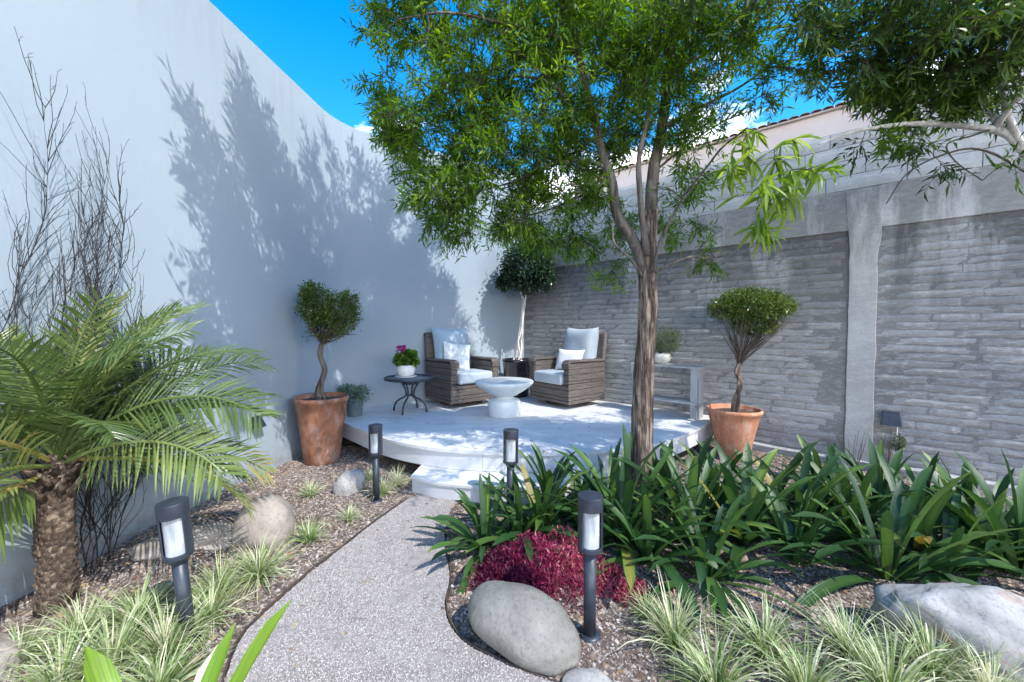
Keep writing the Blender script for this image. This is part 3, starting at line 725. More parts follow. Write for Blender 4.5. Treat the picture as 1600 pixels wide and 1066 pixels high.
for i, (p, ln, s, lb) in enumerate(lamps):
    o = lamp if i == 0 else copy_tree(lamp)
    o['label'] = lb; o.location = (p.x, p.y, gh(p.x, p.y) - 0.003); o.rotation_euler = (ln[0], ln[1], [0.35, 0.05, -0.2, 0.0][i]); o.scale = (s, s, s)
    if i < 1: pass

# wall lights
def wall_light(p, rz, w, label, cable):
    o = thing('wall_light', label, 'light', p, rz, 'wedge lights on the walls')
    mb = MB(); h = w * 0.85; d = w * 0.62
    V = [(-w * .40, 0, h / 2), (w * .40, 0, h / 2), (-w * .40, -0.02, h / 2), (w * .40, -0.02, h / 2), (-w / 2, -d, -h / 2), (w / 2, -d, -h / 2), (-w / 2, 0, -h / 2), (w / 2, 0, -h / 2)]
    mb.add(V, [(0, 2, 3, 1), (2, 4, 5, 3), (4, 6, 7, 5), (0, 6, 4, 2), (1, 3, 5, 7), (0, 1, 7, 6)]); hs_ = mb.build('housing', M['black_metal'], o, bevel=0.003)
    mb = MB(); mb.box(-w * .42, w * .42, -d * .85, -0.01, -h / 2 - 0.006, -h / 2 - 0.0008); mb.build('lens', M['lamp_glass'], hs_)
    if cable: mb = MB(); mb.tube([(w * .3, -0.012, -h / 2), (w * .28, -0.02, -h), (w * .1, -0.03, -0.42)], 0.004, 6); mb.build('cable', M['white_pot'], o)
    return o
p = at(394, 659, 3.37); p.x = wallx(3.37) + 0.001
wall_light(p, math.atan2(1, WK) , 0.11, 'small wedge-shaped grey light on the blue wall, left of the terracotta pot', False)
s_ = (at(1392, 652, 3.54) - CORNER).dot(WD); p = CORNER + WD * s_; p.z = 0.5; p -= WN * 0.03
wall_light(p, WROT, 0.14, 'dark wedge-shaped light fixed low on the grey brick wall', True)

# ------------------------------------------------------------------ cushions
def pillow_mesh(mb, w, h, t, M4, n=14, pinch=0.08, t_=0.5, box=0.0):
    idx = {}
    V = []; F = []
    for sgn in (1, -1):
        for j in range(n + 1):
            for i in range(n + 1):
                u, v = 2 * i / n - 1, 2 * j / n - 1
                prof = (max(0, 1 - abs(u) ** (3 + 8 * box)) * max(0, 1 - abs(v) ** (3 + 8 * box))) ** (0.5 - 0.3 * box)
                x = u * w / 2 * (1 - pinch * (1 - abs(v) ** 2) * abs(u) ** 3 * 0.9); y_ = v * h / 2 * (1 - pinch * (1 - abs(u) ** 2) * abs(v) ** 3 * 0.9)
                wr = 0.006 * (mnoise.noise(Vector((u * 2.2, v * 2.2, sgn * 3 + w * 9))))
                V.append(tuple(M4 @ Vector((x, sgn * (t / 2 * prof + wr * prof), y_))))
    m_ = (n + 1) ** 2
    for sgn in range(2):
        for j in range(n):
            for i in range(n):
                a = sgn * m_ + j * (n + 1) + i
                f = (a, a + 1, a + n + 2, a + n + 1); F.append(f[::-1] if sgn == 0 else f)
    mb.add(V, F, t_)
def Mt(x, y, z, rx=0, ry=0, rz=0): return Matrix.Translation((x, y, z)) @ Matrix.Rotation(rz, 4, 'Z') @ Matrix.Rotation(ry, 4, 'Y') @ Matrix.Rotation(rx, 4, 'X')

# ------------------------------------------------------------------ wicker armchairs
def band(mb, x0, x1, y0, y1, z0, z1): mb.box(x0, x1, y0, y1, z0, z1)
HW, D0, D1 = 0.36, -0.35, 0.33
def make_chair(name, label, loc, rz, cush, backc):
    t_ = thing(name, label, 'armchair', loc, rz, 'wicker swivel armchairs')
    mb = MB(); pts = [(0.27 * math.cos(a), 0.27 * math.sin(a), 0.016) for a in np.linspace(0, 2 * PI, 33)]; mb.tube(pts, 0.014, 8, False)
    for a in (0, PI / 2): mb.box(-0.26, 0.26, -0.02, 0.02, 0.01, 0.022, M=Matrix.Rotation(a + 0.7, 4, 'Z'))
    mb.lathe([(0.05, 0.01), (0.05, 0.07), (0.0, 0.071)], 16); mb.build('swivel_base', M['wicker_dark'], t_, True)
    # dark inner carcass
    mb = MB(); mb.box(-HW + .012, HW - .012, D0 + .015, D1 - .01, 0.065, 0.29)
    for s in (-1, 1): mb.box(min(s * (HW - .012), s * (HW - .088)), max(s * (HW - .012), s * (HW - .088)), D0 + .014, D1 - .01, 0.29, 0.565)
    mb.box(-HW + .03, HW - .03, D1 - .09, D1 - .012, 0.29, 0.60); mb.build('carcass', M['wicker_dark'], t_)
    zs = [0.06, 0.105, 0.15, 0.235, 0.31, 0.345, 0.42, 0.49, 0.56]
    def strip(x0, x1, y0, y1, z0, z1):
        b_ = MB(); b_.box(x0, x1, y0, y1, z0 + .0035, z1 - .0035); return b_.build('weave_band', M['wicker'], t_, bevel=0.003)
    for s in (-1, 1):
        for a, c in zip(zs[:-1], zs[1:]):
            xo, xi = s * (HW + r_.uniform(-.001, .001)), s * (HW - .0125)
            strip(min(xo, xi), max(xo, xi), D0, D1, a, c)              # outer side
            if a >= 0.30:
                xo, xi = s * (HW - .10), s * (HW - .0875); strip(min(xo, xi), max(xo, xi), D0 + .016, D1 - .03, a, c)   # inner side
                strip(min(s * HW, s * (HW - .10)) + .014, max(s * HW, s * (HW - .10)) - .014, D0, D0 + .0135, a, c)       # arm front
        # rolled arm top
        b_ = MB(); V = []; k_ = 9
        path_ = [(D0 - 0.012, -0.05), (D0 - 0.014, -0.01), (D0 + .004, 0.018), (D0 + .035, 0.032), (D1 - .02, 0.022), (D1, 0.0)]
        for yy, dz in path_:
            for q in range(k_):
                a = PI * q / (k_ - 1); V.append((s * (HW - .05) - 0.058 * math.cos(a), yy, 0.562 + dz * 1.0 + 0.012 * math.sin(a)))
            V.append((s * (HW - .05) + 0.058, yy, 0.545 + dz)); V.append((s * (HW - .05) - 0.058, yy, 0.545 + dz))
        w_ = k_ + 2
        F = [(i * w_ + q, i * w_ + (q + 1) % w_, (i + 1) * w_ + (q + 1) % w_, (i + 1) * w_ + q) for i in range(len(path_) - 1) for q in range(w_)] + [tuple(range(w_))[::-1], tuple((len(path_) - 1) * w_ + q for q in range(w_))]
        b_.add(V, F); b_.build('arm_top', M['wicker'], t_)
    for a, c in zip(zs[:4], zs[1:5]): strip(-HW + .014, HW - .014, D0 - .001, D0 + .0135, a, min(c, 0.285))
    # leaning backrest
    def back(u, z): return D1 - .08 + (z - 0.30) * 0.17 + u
    n_ = 9
    for k in range(n_):
        z0, z1 = 0.30 + k * 0.069, 0.30 + (k + 1) * 0.069 - .003
        for u0, u1, nm in ((0.0, 0.012, 1), (0.05, 0.062, 1)):
            b_ = MB(); V = [(x, back(u, z), z) for z in (z0, z1) for u in (u0, u1) for x in (-HW + .02 + .02 * (z - .3), HW - .02 - .02 * (z - .3))]
            b_.add(V, [(0, 2, 3, 1), (4, 5, 7, 6), (0, 1, 5, 4), (2, 6, 7, 3), (0, 4, 6, 2), (1, 3, 7, 5)]); b_.build('weave_band', M['wicker'], t_)
    b_ = MB()
    for s in (-1, 1): b_.tube([(s * (HW - .03), back(.031, 0.30), 0.28), (s * (HW - .045), back(.031, .92), 0.925)], 0.032, 10)
    b_.box(-HW + .05, HW - .05, back(.004, .9), back(.058, .9), 0.88, 0.935); b_.build('back_frame', M['wicker'], t_, True)
    # seat cushion with rounded edges, back cushion
    b_ = MB(); n2 = 10; V = []; w2, d0, d1, z0, z1 = 0.255, D0 - 0.03, 0.22, 0.293, 0.435
    b_.box(-w2, w2, d0, d1, z0, z1); o = b_.build('seat_cushion', cush, t_, True, bevel=0.03); o.modifiers['bevel'].segments = 4
    b_ = MB(); pillow_mesh(b_, 0.57, 0.60, 0.23, Mt(0, back(-0.075, 0.70), 0.71, -0.17), 16, 0.10, box=0.12); b_.build('back_cushion', backc, t_, True)
    return t_
ch1 = make_chair('armchair', 'brown wicker armchair with a blue back cushion, next to the glass-topped side table', (-0.68, 5.31, 0.3), R(39), M['cushion'], M['cushion_blue'])
ch2 = make_chair('armchair', 'brown wicker armchair with pale cushions and a sunlit front corner, by the brick wall', (0.735, 5.27, 0.3), R(-51.8), M['cushion'], M['cushion'])
def throw(chair, rz, lx, ly, lz, tilt, w, h, mat, label, roll=0.0):
    o = thing('throw_pillow', label, 'pillow', chair.location, chair.rotation_euler.z)
    b_ = MB(); pillow_mesh(b_, w, h, 0.13, Mt(lx, ly, lz, tilt, roll, rz), 14, 0.12); q = b_.build('pillow_cover', mat, None, True)
    q.name = 'throw_pillow'; q.location = chair.location; q.rotation_euler = chair.rotation_euler; tag(q, label, 'pillow')
    bpy.data.objects.remove(o); return q
throw(ch1, R(-14), -0.045, 0.035, 0.605, -0.30, 0.40, 0.40, M['pillow_pat'], 'pale patterned square pillow on the armchair beside the side table', 0.14)
throw(ch2, R(8), 0.02, 0.02, 0.575, -0.34, 0.42, 0.29, M['pillow_white'], 'white rectangular pillow on the armchair by the brick wall', 0.0)

# ------------------------------------------------------------------ tables
ct = thing('coffee_table', 'pale glazed mushroom-shaped stool table between the two armchairs', 'table', (-0.09, 4.52, 0.3))
mb = MB(); mb.lathe([(0, 0.001), (0.178, 0.001), (0.186, 0.012), (0.186, 0.165), (0.176, 0.185), (0.12, 0.2), (0.105, 0.215), (0.12, 0.228)], 48); mb.build('base', M['ceramic'], ct, True)
mb = MB(); mb.lathe([(0.12, 0.228), (0.15, 0.235), (0.165, 0.25), (0.25, 0.30), (0.315, 0.35), (0.335, 0.375), (0.335, 0.392), (0.325, 0.40), (0.30, 0.402), (0.0, 0.400)], 56); mb.build('table_top', M['ceramic'], ct, True)
st = thing('side_table', 'small round dark metal side table with curved legs beside the wicker armchair', 'table', (-1.215, 4.72, 0.3), 0.62)
mb = MB(); mb.lathe([(0.0, 0.408), (0.285, 0.408), (0.29, 0.413), (0.0, 0.4145)], 48); tt_ = mb.build('table_top', M['table_top'], st, True)
mb = MB(); mb.lathe([(0.27, 0.385), (0.292, 0.385), (0.298, 0.392), (0.298, 0.412), (0.291, 0.417), (0.286, 0.414), (0.27, 0.406), (0.27, 0.385)], 48); mb.build('rim', M['black_metal'], tt_, True)
mb = MB(); mb.lathe([(0.075, 0.33), (0.085, 0.33), (0.085, 0.36), (0.075, 0.36), (0.075, 0.33)], 24); mb.tube([(-.27, 0, .388), (.27, 0, .388)], 0.009, 8); mb.tube([(0, -.27, .388), (0, .27, .388)], 0.009, 8)
mb.lathe([(0.035, 0.19), (0.045, 0.19), (0.045, 0.205), (0.035, 0.205), (0.035, 0.19)], 20); mb.build('brace_ring', M['black_metal'], st, True)
for k in range(4):
    a = PI / 4 + k * PI / 2; mb = MB()
    pr = [(0.13, 0.385), (0.10, 0.34), (0.06, 0.27), (0.045, 0.21), (0.065, 0.175), (0.12, 0.15), (0.17, 0.115), (0.20, 0.06), (0.208, 0.0)]
    P = [Vector((r * math.cos(a), r * math.sin(a), z + 0.0)) for r, z in pr]
    mb.tube(P, [0.011] * 8 + [0.012], 8); mb.build('leg', M['black_metal'], st, True)

cs_ = thing('console_table', 'grey painted slatted wooden console bench with low shelf against the brick wall', 'table', (1.44, 4.76, 0.3), WROT)
Wc, Dc, Hc = 0.74, 0.23, 0.575
mb = MB(); mb.box(-.025, Wc + .03, -.015, 0.07, Hc - .022, Hc); mb.build('top_board', M['console'], cs_, bevel=.002)
mb = MB(); mb.box(-.025, Wc + .03, 0.073, 0.155, Hc - .022, Hc - .001); mb.build('top_board', M['console'], cs_, bevel=.002)
mb = MB(); mb.box(-.025, Wc + .03, 0.158, Dc + .01, Hc - .022, Hc - .0005); mb.build('top_board', M['console'], cs_, bevel=.002)
for x in (0.0, Wc - .07):
    for y_ in (0.0, Dc - .03):
        mb = MB(); mb.box(x, x + .07, y_, y_ + .03, 0, Hc - .023); mb.build('leg', M['console'], cs_, bevel=.002)
    xs_ = (x + .0715, x + .0815) if x == 0 else (x + .0715, x + .0815)
for x in (-.012, Wc + .0005):
    mb = MB(); mb.box(x, x + .0115, -.004, Dc + .004, Hc - .125, Hc - .024); mb.build('apron', M['console'], cs_, bevel=.002)
    mb = MB(); mb.box(x, x + .0115, 0.036, Dc - .035, 0.0, Hc - .128); mb.build('side_panel', M['console'], cs_, bevel=.002)
for y_ in (-.012, 0.075, 0.16):
    mb = MB(); mb.box(-.02, Wc + .02, y_, y_ + .072, 0.165, 0.185) if y_ > 0 else mb.box(-.02, Wc + .02, -.03, -.0005, 0.165, 0.187); mb.build('shelf_slat', M['console'], cs_, bevel=.002)
for x in (0.006, Wc - .064):
    mb = MB(); mb.box(x, x + .058, -.022, -.0008, 0.12, 0.1645); mb.build('shelf_bracket', M['console'], cs_, bevel=.002)

# ------------------------------------------------------------------ foliage helpers
def blob_points(n, c, r, shell=0.55):
    d = unit(rng.normal(size=(n, 3))); q = rng.uniform(0, 1, n) ** (1 / 3.0)
    q = shell * (0.72 + 0.28 * q) + (1 - shell) * q
    return np.array(c) + d * (q * rng.uniform(0.86, 1.0, n))[:, None] * np.array(r), d
def leaf_cloud(name, parent, mat, blobs, L, Wd, lump=0.16, stuff=True):
    Vs, Fs, Ts, off = [], [], [], 0
    for c, r, n in blobs:
        cen, _ = blob_points(max(12, n // 14), c, np.array(r) * 0.93, 0.75)
        k = rng.integers(0, len(cen), n); P = cen[k] + rng.normal(size=(n, 3)) * np.mean(r) * lump
        D = unit((P - np.array(c)) / np.array(r)) + rng.normal(size=(n, 3)) * 0.7 + np.array([0, 0, 0.15])
        V, F = leaf_arrays(P, D, L * rng.uniform(0.7, 1.25, n), Wd * rng.uniform(0.75, 1.2, n))
        tt = np.clip(0.5 + rng.normal(size=n) * 0.22 + (rng.uniform(-1, 1, len(cen))[k]) * 0.2, 0, 1)
        Vs.append(V); Fs.append(F + off); Ts.append(np.repeat(tt, 4)); off += len(V)
    o = quads_np(name, np.vstack(Vs), np.vstack(Fs), mat, np.concatenate(Ts), parent)
    if stuff: o['kind'] = 'stuff'
    return o
def smooth_path(pts, k=5):
    P = [Vector(p) for p in pts]
    if len(P) < 3: return P
    out = []
    for i in range(len(P) - 1):
        p0, p1, p2, p3 = P[max(i - 1, 0)], P[i], P[i + 1], P[min(i + 2, len(P) - 1)]
        for q in range(k):
            t_ = q / k
            out.append(0.5 * ((2 * p1) + (p2 - p0) * t_ + (2 * p0 - 5 * p1 + 4 * p2 - p3) * t_ ** 2 + (3 * p1 - p0 - 3 * p2 + p3) * t_ ** 3))
    out.append(P[-1]); return out
def branch_mesh(mb, pts, r0, r1, n=8, wob=0.0, k=5):
    P = smooth_path(pts, k); m_ = len(P)
    if wob: P = [P[0]] + [p + Vector((mnoise.noise(p * 5), mnoise.noise(p * 5 + Vector((9, 0, 0))), 0)) * wob for p in P[1:]]
    mb.tube(P, [r0 + (r1 - r0) * i / (m_ - 1) for i in range(m_)], n); return P

# ------------------------------------------------------------------ potted plants
def pot_profile(rb, rt, h, rim=0.022, rimh=0.05, th=0.02):
    return [(0, 0.0), (rb, 0.0), (rb * 1.02, 0.012), (rb + (rt - rb) * 0.35, h * 0.42), (rb + (rt - rb) * 0.72, h * 0.78), (rt - rim * 0.6, h - rimh),
            (rt, h - rimh + 0.008), (rt + 0.004, h - rimh * 0.4), (rt - 0.004, h - 0.004), (rt - th * 0.5, h), (rt - th, h - 0.008), (rt - th - 0.005, h - 0.06), (0.0, h - 0.062)]
def potted(name, label, cat, loc, prof, mat, soil_r, soil_z, n=44, wob=0.0, group=None):
    o = thing(name, label, cat, loc, 0, group)
    mb = MB(); mb.lathe(prof, n, wob=wob); mb.build('pot', mat, o, True)
    mb = MB(); k = 20; V = [(0, 0, soil_z + 0.012)]
    for ring in (0.5, 1.0):
        for i in range(k): a = 2 * PI * i / k; V.append((soil_r * ring * math.cos(a), soil_r * ring * math.sin(a), soil_z + 0.01 * r_.random()))
    F = [(0, 1 + i, 1 + (i + 1) % k) for i in range(k)] + [(1 + i, 1 + k + i, 1 + k + (i + 1) % k, 1 + (i + 1) % k) for i in range(k)]
    mb.add(V, F); mb.build('soil', M['soil'], o, True)
    return o
def rel(o, px, py, Y): return tuple(at(px, py, Y) - Vector(o.location))

# left topiary
p = Vector((-1.845, 3.83, gh(-1.845, 3.83) - 0.004))
tp = potted('potted_topiary', 'terracotta pot holding a heart-shaped clipped tree, against the blue wall', 'potted tree', p, pot_profile(0.155, 0.25, 0.635), M['terra1'], 0.222, 0.585, wob=0.01, group='clipped trees in terracotta pots')
mb = MB()
branch_mesh(mb, [(0.0, 0, .57), rel(tp, 497, 612, 3.83), rel(tp, 507, 580, 3.83), rel(tp, 500, 555, 3.83), rel(tp, 503, 538, 3.83)], 0.032, 0.022, 10, 0.01)
branch_mesh(mb, [(0.025, 0.01, .57), rel(tp, 503, 605, 3.82), rel(tp, 508, 580, 3.82), rel(tp, 503, 556, 3.83), rel(tp, 506, 536, 3.83)], 0.018, 0.010, 8, 0.01)
for q in ((-.06, 0, .03), (.07, -.03, .02), (0, -.07, .02), (-.03, .06, .02)): branch_mesh(mb, [(0, 0, .64), (q[0] * .5, q[1] * .5, .615), (q[0], q[1], .585)], 0.016, 0.005, 6)
mb.build('trunk', M['limb'], tp, True)
mb = MB()
for i in range(34):
    a = r_.uniform(0, 2 * PI); tgt = rel(tp, r_.uniform(478, 556), r_.uniform(450, 525), 3.83 + 0.22 * math.sin(a))
    b0 = rel(tp, 503, r_.uniform(528, 542), 3.83); mid = tuple((b0[j] * .55 + tgt[j] * .45) + r_.uniform(-.02, .02) for j in range(3)); branch_mesh(mb, [b0, mid, tgt], 0.009, 0.0025, 5)
mb.build('branches', M['twig'], tp)
leaf_cloud('crown', tp, M['leaf_box'], [(rel(tp, 495, 475, 3.83), (0.165, 0.17, 0.20), 3000), (rel(tp, 532, 490, 3.83), (0.175, 0.18, 0.19), 3000), (rel(tp, 510, 507, 3.83), (0.20, 0.17, 0.14), 2400), (rel(tp, 487, 460, 3.83), (0.10, 0.10, 0.12), 700), (rel(tp, 546, 470, 3.83), (0.09, 0.10, 0.10), 600)], 0.024, 0.014)
# right topiary
p = Vector((2.215, 3.95, -0.006))
tp = potted('potted_topiary', 'orange terracotta pot with an umbrella-shaped clipped tree, by the grey brick wall', 'potted tree', p, pot_profile(0.14, 0.247, 0.505, 0.02, 0.045), M['terra2'], 0.215, 0.455, wob=0.01, group='clipped trees in terracotta pots')
mb = MB(); Yc = 3.95
branch_mesh(mb, [(0.0, 0, .44), rel(tp, 1148, 625, Yc), rel(tp, 1158, 600, Yc - .02), rel(tp, 1150, 580, Yc), rel(tp, 1160, 562, Yc)], 0.026, 0.018, 10, 0.006)
branch_mesh(mb, [(0.03, -.02, .44), rel(tp, 1154, 622, Yc - .03), rel(tp, 1154, 598, Yc - .02), rel(tp, 1155, 575, Yc), rel(tp, 1150, 556, Yc)], 0.019, 0.011, 8, 0.006)
mb.build('trunk', M['bark'], tp, True)
mb = MB()
for i in range(46):
    px = r_.uniform(1112, 1236); dy = r_.uniform(-.26, .26); low = 505 + 30 * (1 - abs(px - 1165) / 75)
    tgt = rel(tp, px, r_.uniform(470, low), Yc + dy); b0 = rel(tp, 1156 + r_.uniform(-4, 4), r_.uniform(556, 574), Yc)
    mid = tuple(b0[j] * .5 + tgt[j] * .5 + r_.uniform(-.018, .018) for j in range(3)); branch_mesh(mb, [b0, mid, tgt], 0.0075, 0.002, 5)
mb.build('branches', M['twig'], tp)
leaf_cloud('crown', tp, M['leaf_box'], [(rel(tp, 1175, 478, Yc), (0.36, 0.30, 0.135), 6500), (rel(tp, 1135, 482, Yc), (0.17, 0.2, 0.11), 1600), (rel(tp, 1212, 480, Yc), (0.19, 0.2, 0.11), 1700), (rel(tp, 1180, 505, Yc), (0.23, 0.2, 0.12), 2200), (rel(tp, 1172, 465, Yc), (0.28, .24, 0.08), 1600)], 0.024, 0.014, 0.12)
# braided ficus in a black pot
p = Vector((0.07, 5.80, 0.3)); Yc = 5.8
fc = potted('potted_ficus', 'tall glossy black pot with a braided white-stemmed ficus in the court corner', 'potted tree', p, [(0, 0), (0.165, 0), (0.17, 0.01), (0.205, 0.50), (0.215, 0.505), (0.215, 0.54), (0.205, 0.545), (0.19, 0.54), (0.185, 0.49), (0, 0.488)], M['black_pot'], 0.188, 0.495)
for k in range(4):
    mb = MB(); pts = []
    for i in range(15):
        q = i / 14; z = 0.49 + q * 0.98; rr = 0.05 * (0.75 + 0.35 * math.cos(q * 5)) * (1 - 0.5 * q); a = k * PI / 2 + q * 2.3 * PI * (1 if k % 2 else -1)
        c = Vector(rel(fc, 808 + 12 * q, 560, Yc)); pts.append((c.x * 1.0 + rr * math.cos(a), rr * math.sin(a), z))
    branch_mesh(mb, pts, 0.015, 0.011, 7, 0, 2); mb.build('stem', M['white_stem'], fc, True)
mb = MB()
for i in range(24):
    tgt = rel(fc, r_.uniform(790, 862), r_.uniform(385, 440), Yc + r_.uniform(-.3, .3)); b0 = rel(fc, 820, r_.uniform(452, 470), Yc); branch_mesh(mb, [b0, tuple(b0[j] * .5 + tgt[j] * .5 + r_.uniform(-.02, .02) for j in range(3)), tgt], 0.01, 0.003, 5)
mb.build('branches', M['twig'], fc)
leaf_cloud('crown', fc, M['leaf_ficus'], [(rel(fc, 824, 416, Yc), (0.36, 0.36, 0.34), 6000), (rel(fc, 800, 436, Yc), (0.2, 0.2, 0.15), 1200), (rel(fc, 786, 443, Yc), (0.09, .1, 0.09), 260), (rel(fc, 848, 436, Yc), (0.18, 0.2, 0.15), 1000)], 0.048, 0.027)
# small slate pot with grey-green plant
sp = potted('potted_plant', 'small slate-blue bucket pot with grey-green leafy plant on the deck corner', 'potted plant', (-1.79, 4.50, 0.3), [(0, 0), (0.075, 0), (0.08, 0.01), (0.105, 0.19), (0.112, 0.2), (0.105, 0.205), (0.095, 0.2), (0.09, 0.17), (0, 0.168)], M['slate_pot'], 0.09, 0.175)
leaf_cloud('foliage', sp, M['leaf_grey'], [((0.0, 0, 0.25), (0.17, 0.15, 0.085), 1100), ((-0.09, -.02, 0.27), (0.09, 0.09, 0.07), 300)], 0.035, 0.015)
# white pot with pink geranium on side table
gp = potted('potted_geranium', 'round white pot of green leaves with a magenta bloom on the side table', 'potted plant', (-1.255, 4.70, 0.7155), [(0, 0.012), (0.06, 0.012), (0.09, 0.03), (0.108, 0.07), (0.11, 0.10), (0.102, 0.135), (0.106, 0.142), (0.098, 0.142), (0.092, 0.12), (0, 0.118)], M['white_pot'], 0.093, 0.12)
mb = MB(); mb.lathe([(0, 0.0), (0.09, 0.0), (0.125, 0.008), (0.127, 0.014), (0.12, 0.014), (0.09, 0.0115), (0, 0.0115)], 36); mb.build('saucer', M['white_pot'], gp, True)
leaf_cloud('foliage', gp, M['leaf_tree'], [((0, 0, 0.20), (0.135, 0.13, 0.085), 700), ((0.03, 0, 0.25), (0.09, 0.09, 0.06), 260)], 0.04, 0.036)
mb = MB(); mb.tube([(0, 0, 0.13), (-.03, -.02, 0.25), (-0.045, -0.03, 0.325)], 0.0035, 5); mb.build('stalk', M['leaf_box'], gp)
leaf_cloud('bloom', gp, M['petal'], [((-0.045, -0.03, 0.335), (0.055, 0.05, 0.035), 240)], 0.022, 0.018)
# pale bowl with wispy plant on the console
q = Vector((1.44, 4.76, 0.875)) + WD * 0.30 + WN * 0.11; q.z = 0.3 + Hc + 0.001
bp_ = potted('potted_plant', 'pale stone bowl with a fine-leaved green plant on the console table', 'potted plant', q, [(0, 0), (0.06, 0.0), (0.095, 0.03), (0.115, 0.075), (0.11, 0.11), (0.098, 0.125), (0.088, 0.12), (0.086, 0.1), (0, 0.098)], M['stone_pot'], 0.088, 0.103)
leaf_cloud('foliage', bp_, M['leaf_olive'], [((0.05, 0, 0.27), (0.17, 0.15, 0.14), 1500), ((0.12, 0, 0.30), (0.1, 0.1, 0.1), 500)], 0.03, 0.009, 0.2)
mb = MB()
for i in range(16): a = r_.uniform(0, 6.28); mb.tube([(0, 0, .1), (.05 * math.cos(a), .05 * math.sin(a), .2), (.05 + .12 * math.cos(a), .1 * math.sin(a), .3)], [.003, .002, .001], 4)
mb.build('stems', M['twig'], bp_)

# ------------------------------------------------------------------ trees
def grow_twigs(nodes, targets, r0=0.006, seg=5, sag=0.03, fine=3):
    """link each target to the nearest node already grown"""
    N = np.array([tuple(p) for p, _ in nodes]); RR = [r for _, r in nodes]
    order = np.argsort([np.min(np.linalg.norm(N - t_, axis=1)) for t_ in targets])
    paths = []; NL = [N]; allN = N
    for oi in order:
        t_ = targets[oi]; d = np.linalg.norm(allN - t_, axis=1); j = int(np.argmin(d + 0.0)); a = allN[j]; ln = d[j]
        mid = (a + t_) / 2 + rng.normal(size=3) * ln * 0.11 + np.array([0, 0, sag * ln * 3])
        P = [(1 - q) ** 2 * a + 2 * q * (1 - q) * mid + q * q * t_ for q in np.linspace(0, 1, seg + 1)]
        rs = min(RR[j] * 0.8, r0 * (0.6 + ln)); 
        paths.append((P, max(rs, 0.0028)))
        allN = np.vstack([allN, P[1:]]); RR += [max(rs * (1 - 0.8 * q), 0.002) for q in np.linspace(0.2, 1, seg)]
    return paths
def tubes_np(paths, n=3, rmin=0.0014):
    V = []; F = []; off = 0
    for P, r0 in paths:
        P = np.array(P); m_ = len(P); D = unit(np.gradient(P, axis=0)); u = unit(np.cross(D, np.array([0.31, 0.2, 0.93]))); v = np.cross(D, u)
        r = np.linspace(r0, rmin, m_)
        for k in range(n):
            a = 2 * PI * k / n; V.append(P + (u * math.cos(a) + v * math.sin(a)) * r[:, None])
        for i in range(m_ - 1):
            for k in range(n):
                k2 = (k + 1) % n; F.append((off + k * m_ + i, off + k2 * m_ + i, off + k2 * m_ + i + 1, off + k * m_ + i + 1))
        off += n * m_
    return np.vstack(V), np.array(F)
def sprigs(paths, nspr, nleaf, slen, L, Wd, spread=0.9, hang=-0.05, start=0.25, mat_tint=(0.5, 0.22), up=None):
    VP = []; VD = []; tint = []; tw = []
    for P, _ in paths:
        P = np.array(P); base_t = rng.normal() * 0.13
        q = rng.uniform(start, 1, nspr) ** 0.8 * (len(P) - 1); i = np.minimum(q.astype(int), len(P) - 2); f = (q - i)[:, None]
        B = P[i] * (1 - f) + P[i + 1] * f; D = unit(unit(P[i + 1] - P[i]) + rng.normal(size=(nspr, 3)) * spread + np.array([0, 0, hang]))
        k = np.linspace(0.15, 1.0, nleaf)
        sl = slen * rng.uniform(0.6, 1.3, nspr)
        for s_i in range(nspr):
            tw.append((np.array([B[s_i], B[s_i] + D[s_i] * sl[s_i] * 0.5, B[s_i] + D[s_i] * sl[s_i] + np.array([0, 0, -0.012])]), 0.0018))
        PP = B[:, None, :] + D[:, None, :] * (sl[:, None] * k[None, :])[:, :, None]
        side = unit(np.cross(D, rng.normal(size=(nspr, 3))))
        alt = np.where(np.arange(nleaf) % 2 == 0, 1.0, -1.0)
        DD = D[:, None, :] * 0.75 + side[:, None, :] * alt[None, :, None] * 0.8 + rng.normal(size=(nspr, nleaf, 3)) * 0.28
        VP.append(PP.reshape(-1, 3)); VD.append(DD.reshape(-1, 3)); tint.append(np.full(nspr * nleaf, mat_tint[0] + base_t) + np.repeat(rng.normal(size=nspr) * 0.1, nleaf) + rng.normal(size=nspr * nleaf) * mat_tint[1] * 0.6)
    P = np.vstack(VP); D = np.vstack(VD); n = len(P)
    V, F = leaf_arrays(P, D, L * rng.uniform(0.65, 1.25, n), Wd * rng.uniform(0.75, 1.2, n))
    return V, F, np.repeat(np.clip(np.concatenate(tint), 0, 1), 4), tw
def blob_targets(blobs):
    out = []
    for c, r, n in blobs:
        P, _ = blob_points(n, tuple(c), r, 0.35); out.append(P)
    return np.vstack(out)
def trunk_tube(name, pts, r0, r1, mat, parent, flute=0.12, n=36, k=12, flare=0.25):
    P = smooth_path(pts, k); m_ = len(P); V = []
    for i, p in enumerate(P):
        q = i / (m_ - 1); r = r0 + (r1 - r0) * q; r *= 1 + flare * math.exp(-q * 18)
        for j in range(n):
            a = 2 * PI * j / n
            f = mnoise.noise(Vector((math.cos(a) * 2.6 + i * 0.02, math.sin(a) * 2.6, p.z * 1.3 + q))) * flute * 1.3 + mnoise.noise(Vector((math.cos(a) * 7, math.sin(a) * 7, p.z * 3.2))) * flute * 0.7 + mnoise.noise(Vector((math.cos(a) * 14, math.sin(a) * 14, p.z * 9))) * flute * 0.35
            V.append((p.x + r * (1 + f) * math.cos(a), p.y + r * (1 + f) * math.sin(a), p.z))
    mb = MB(); F = [(i * n + j, i * n + (j + 1) % n, (i + 1) * n + (j + 1) % n, (i + 1) * n + j) for i in range(m_ - 1) for j in range(n)]
    F.append(tuple((m_ - 1) * n + j for j in range(n)))
    mb.add(V, F); return mb.build(name, mat, parent, True), P

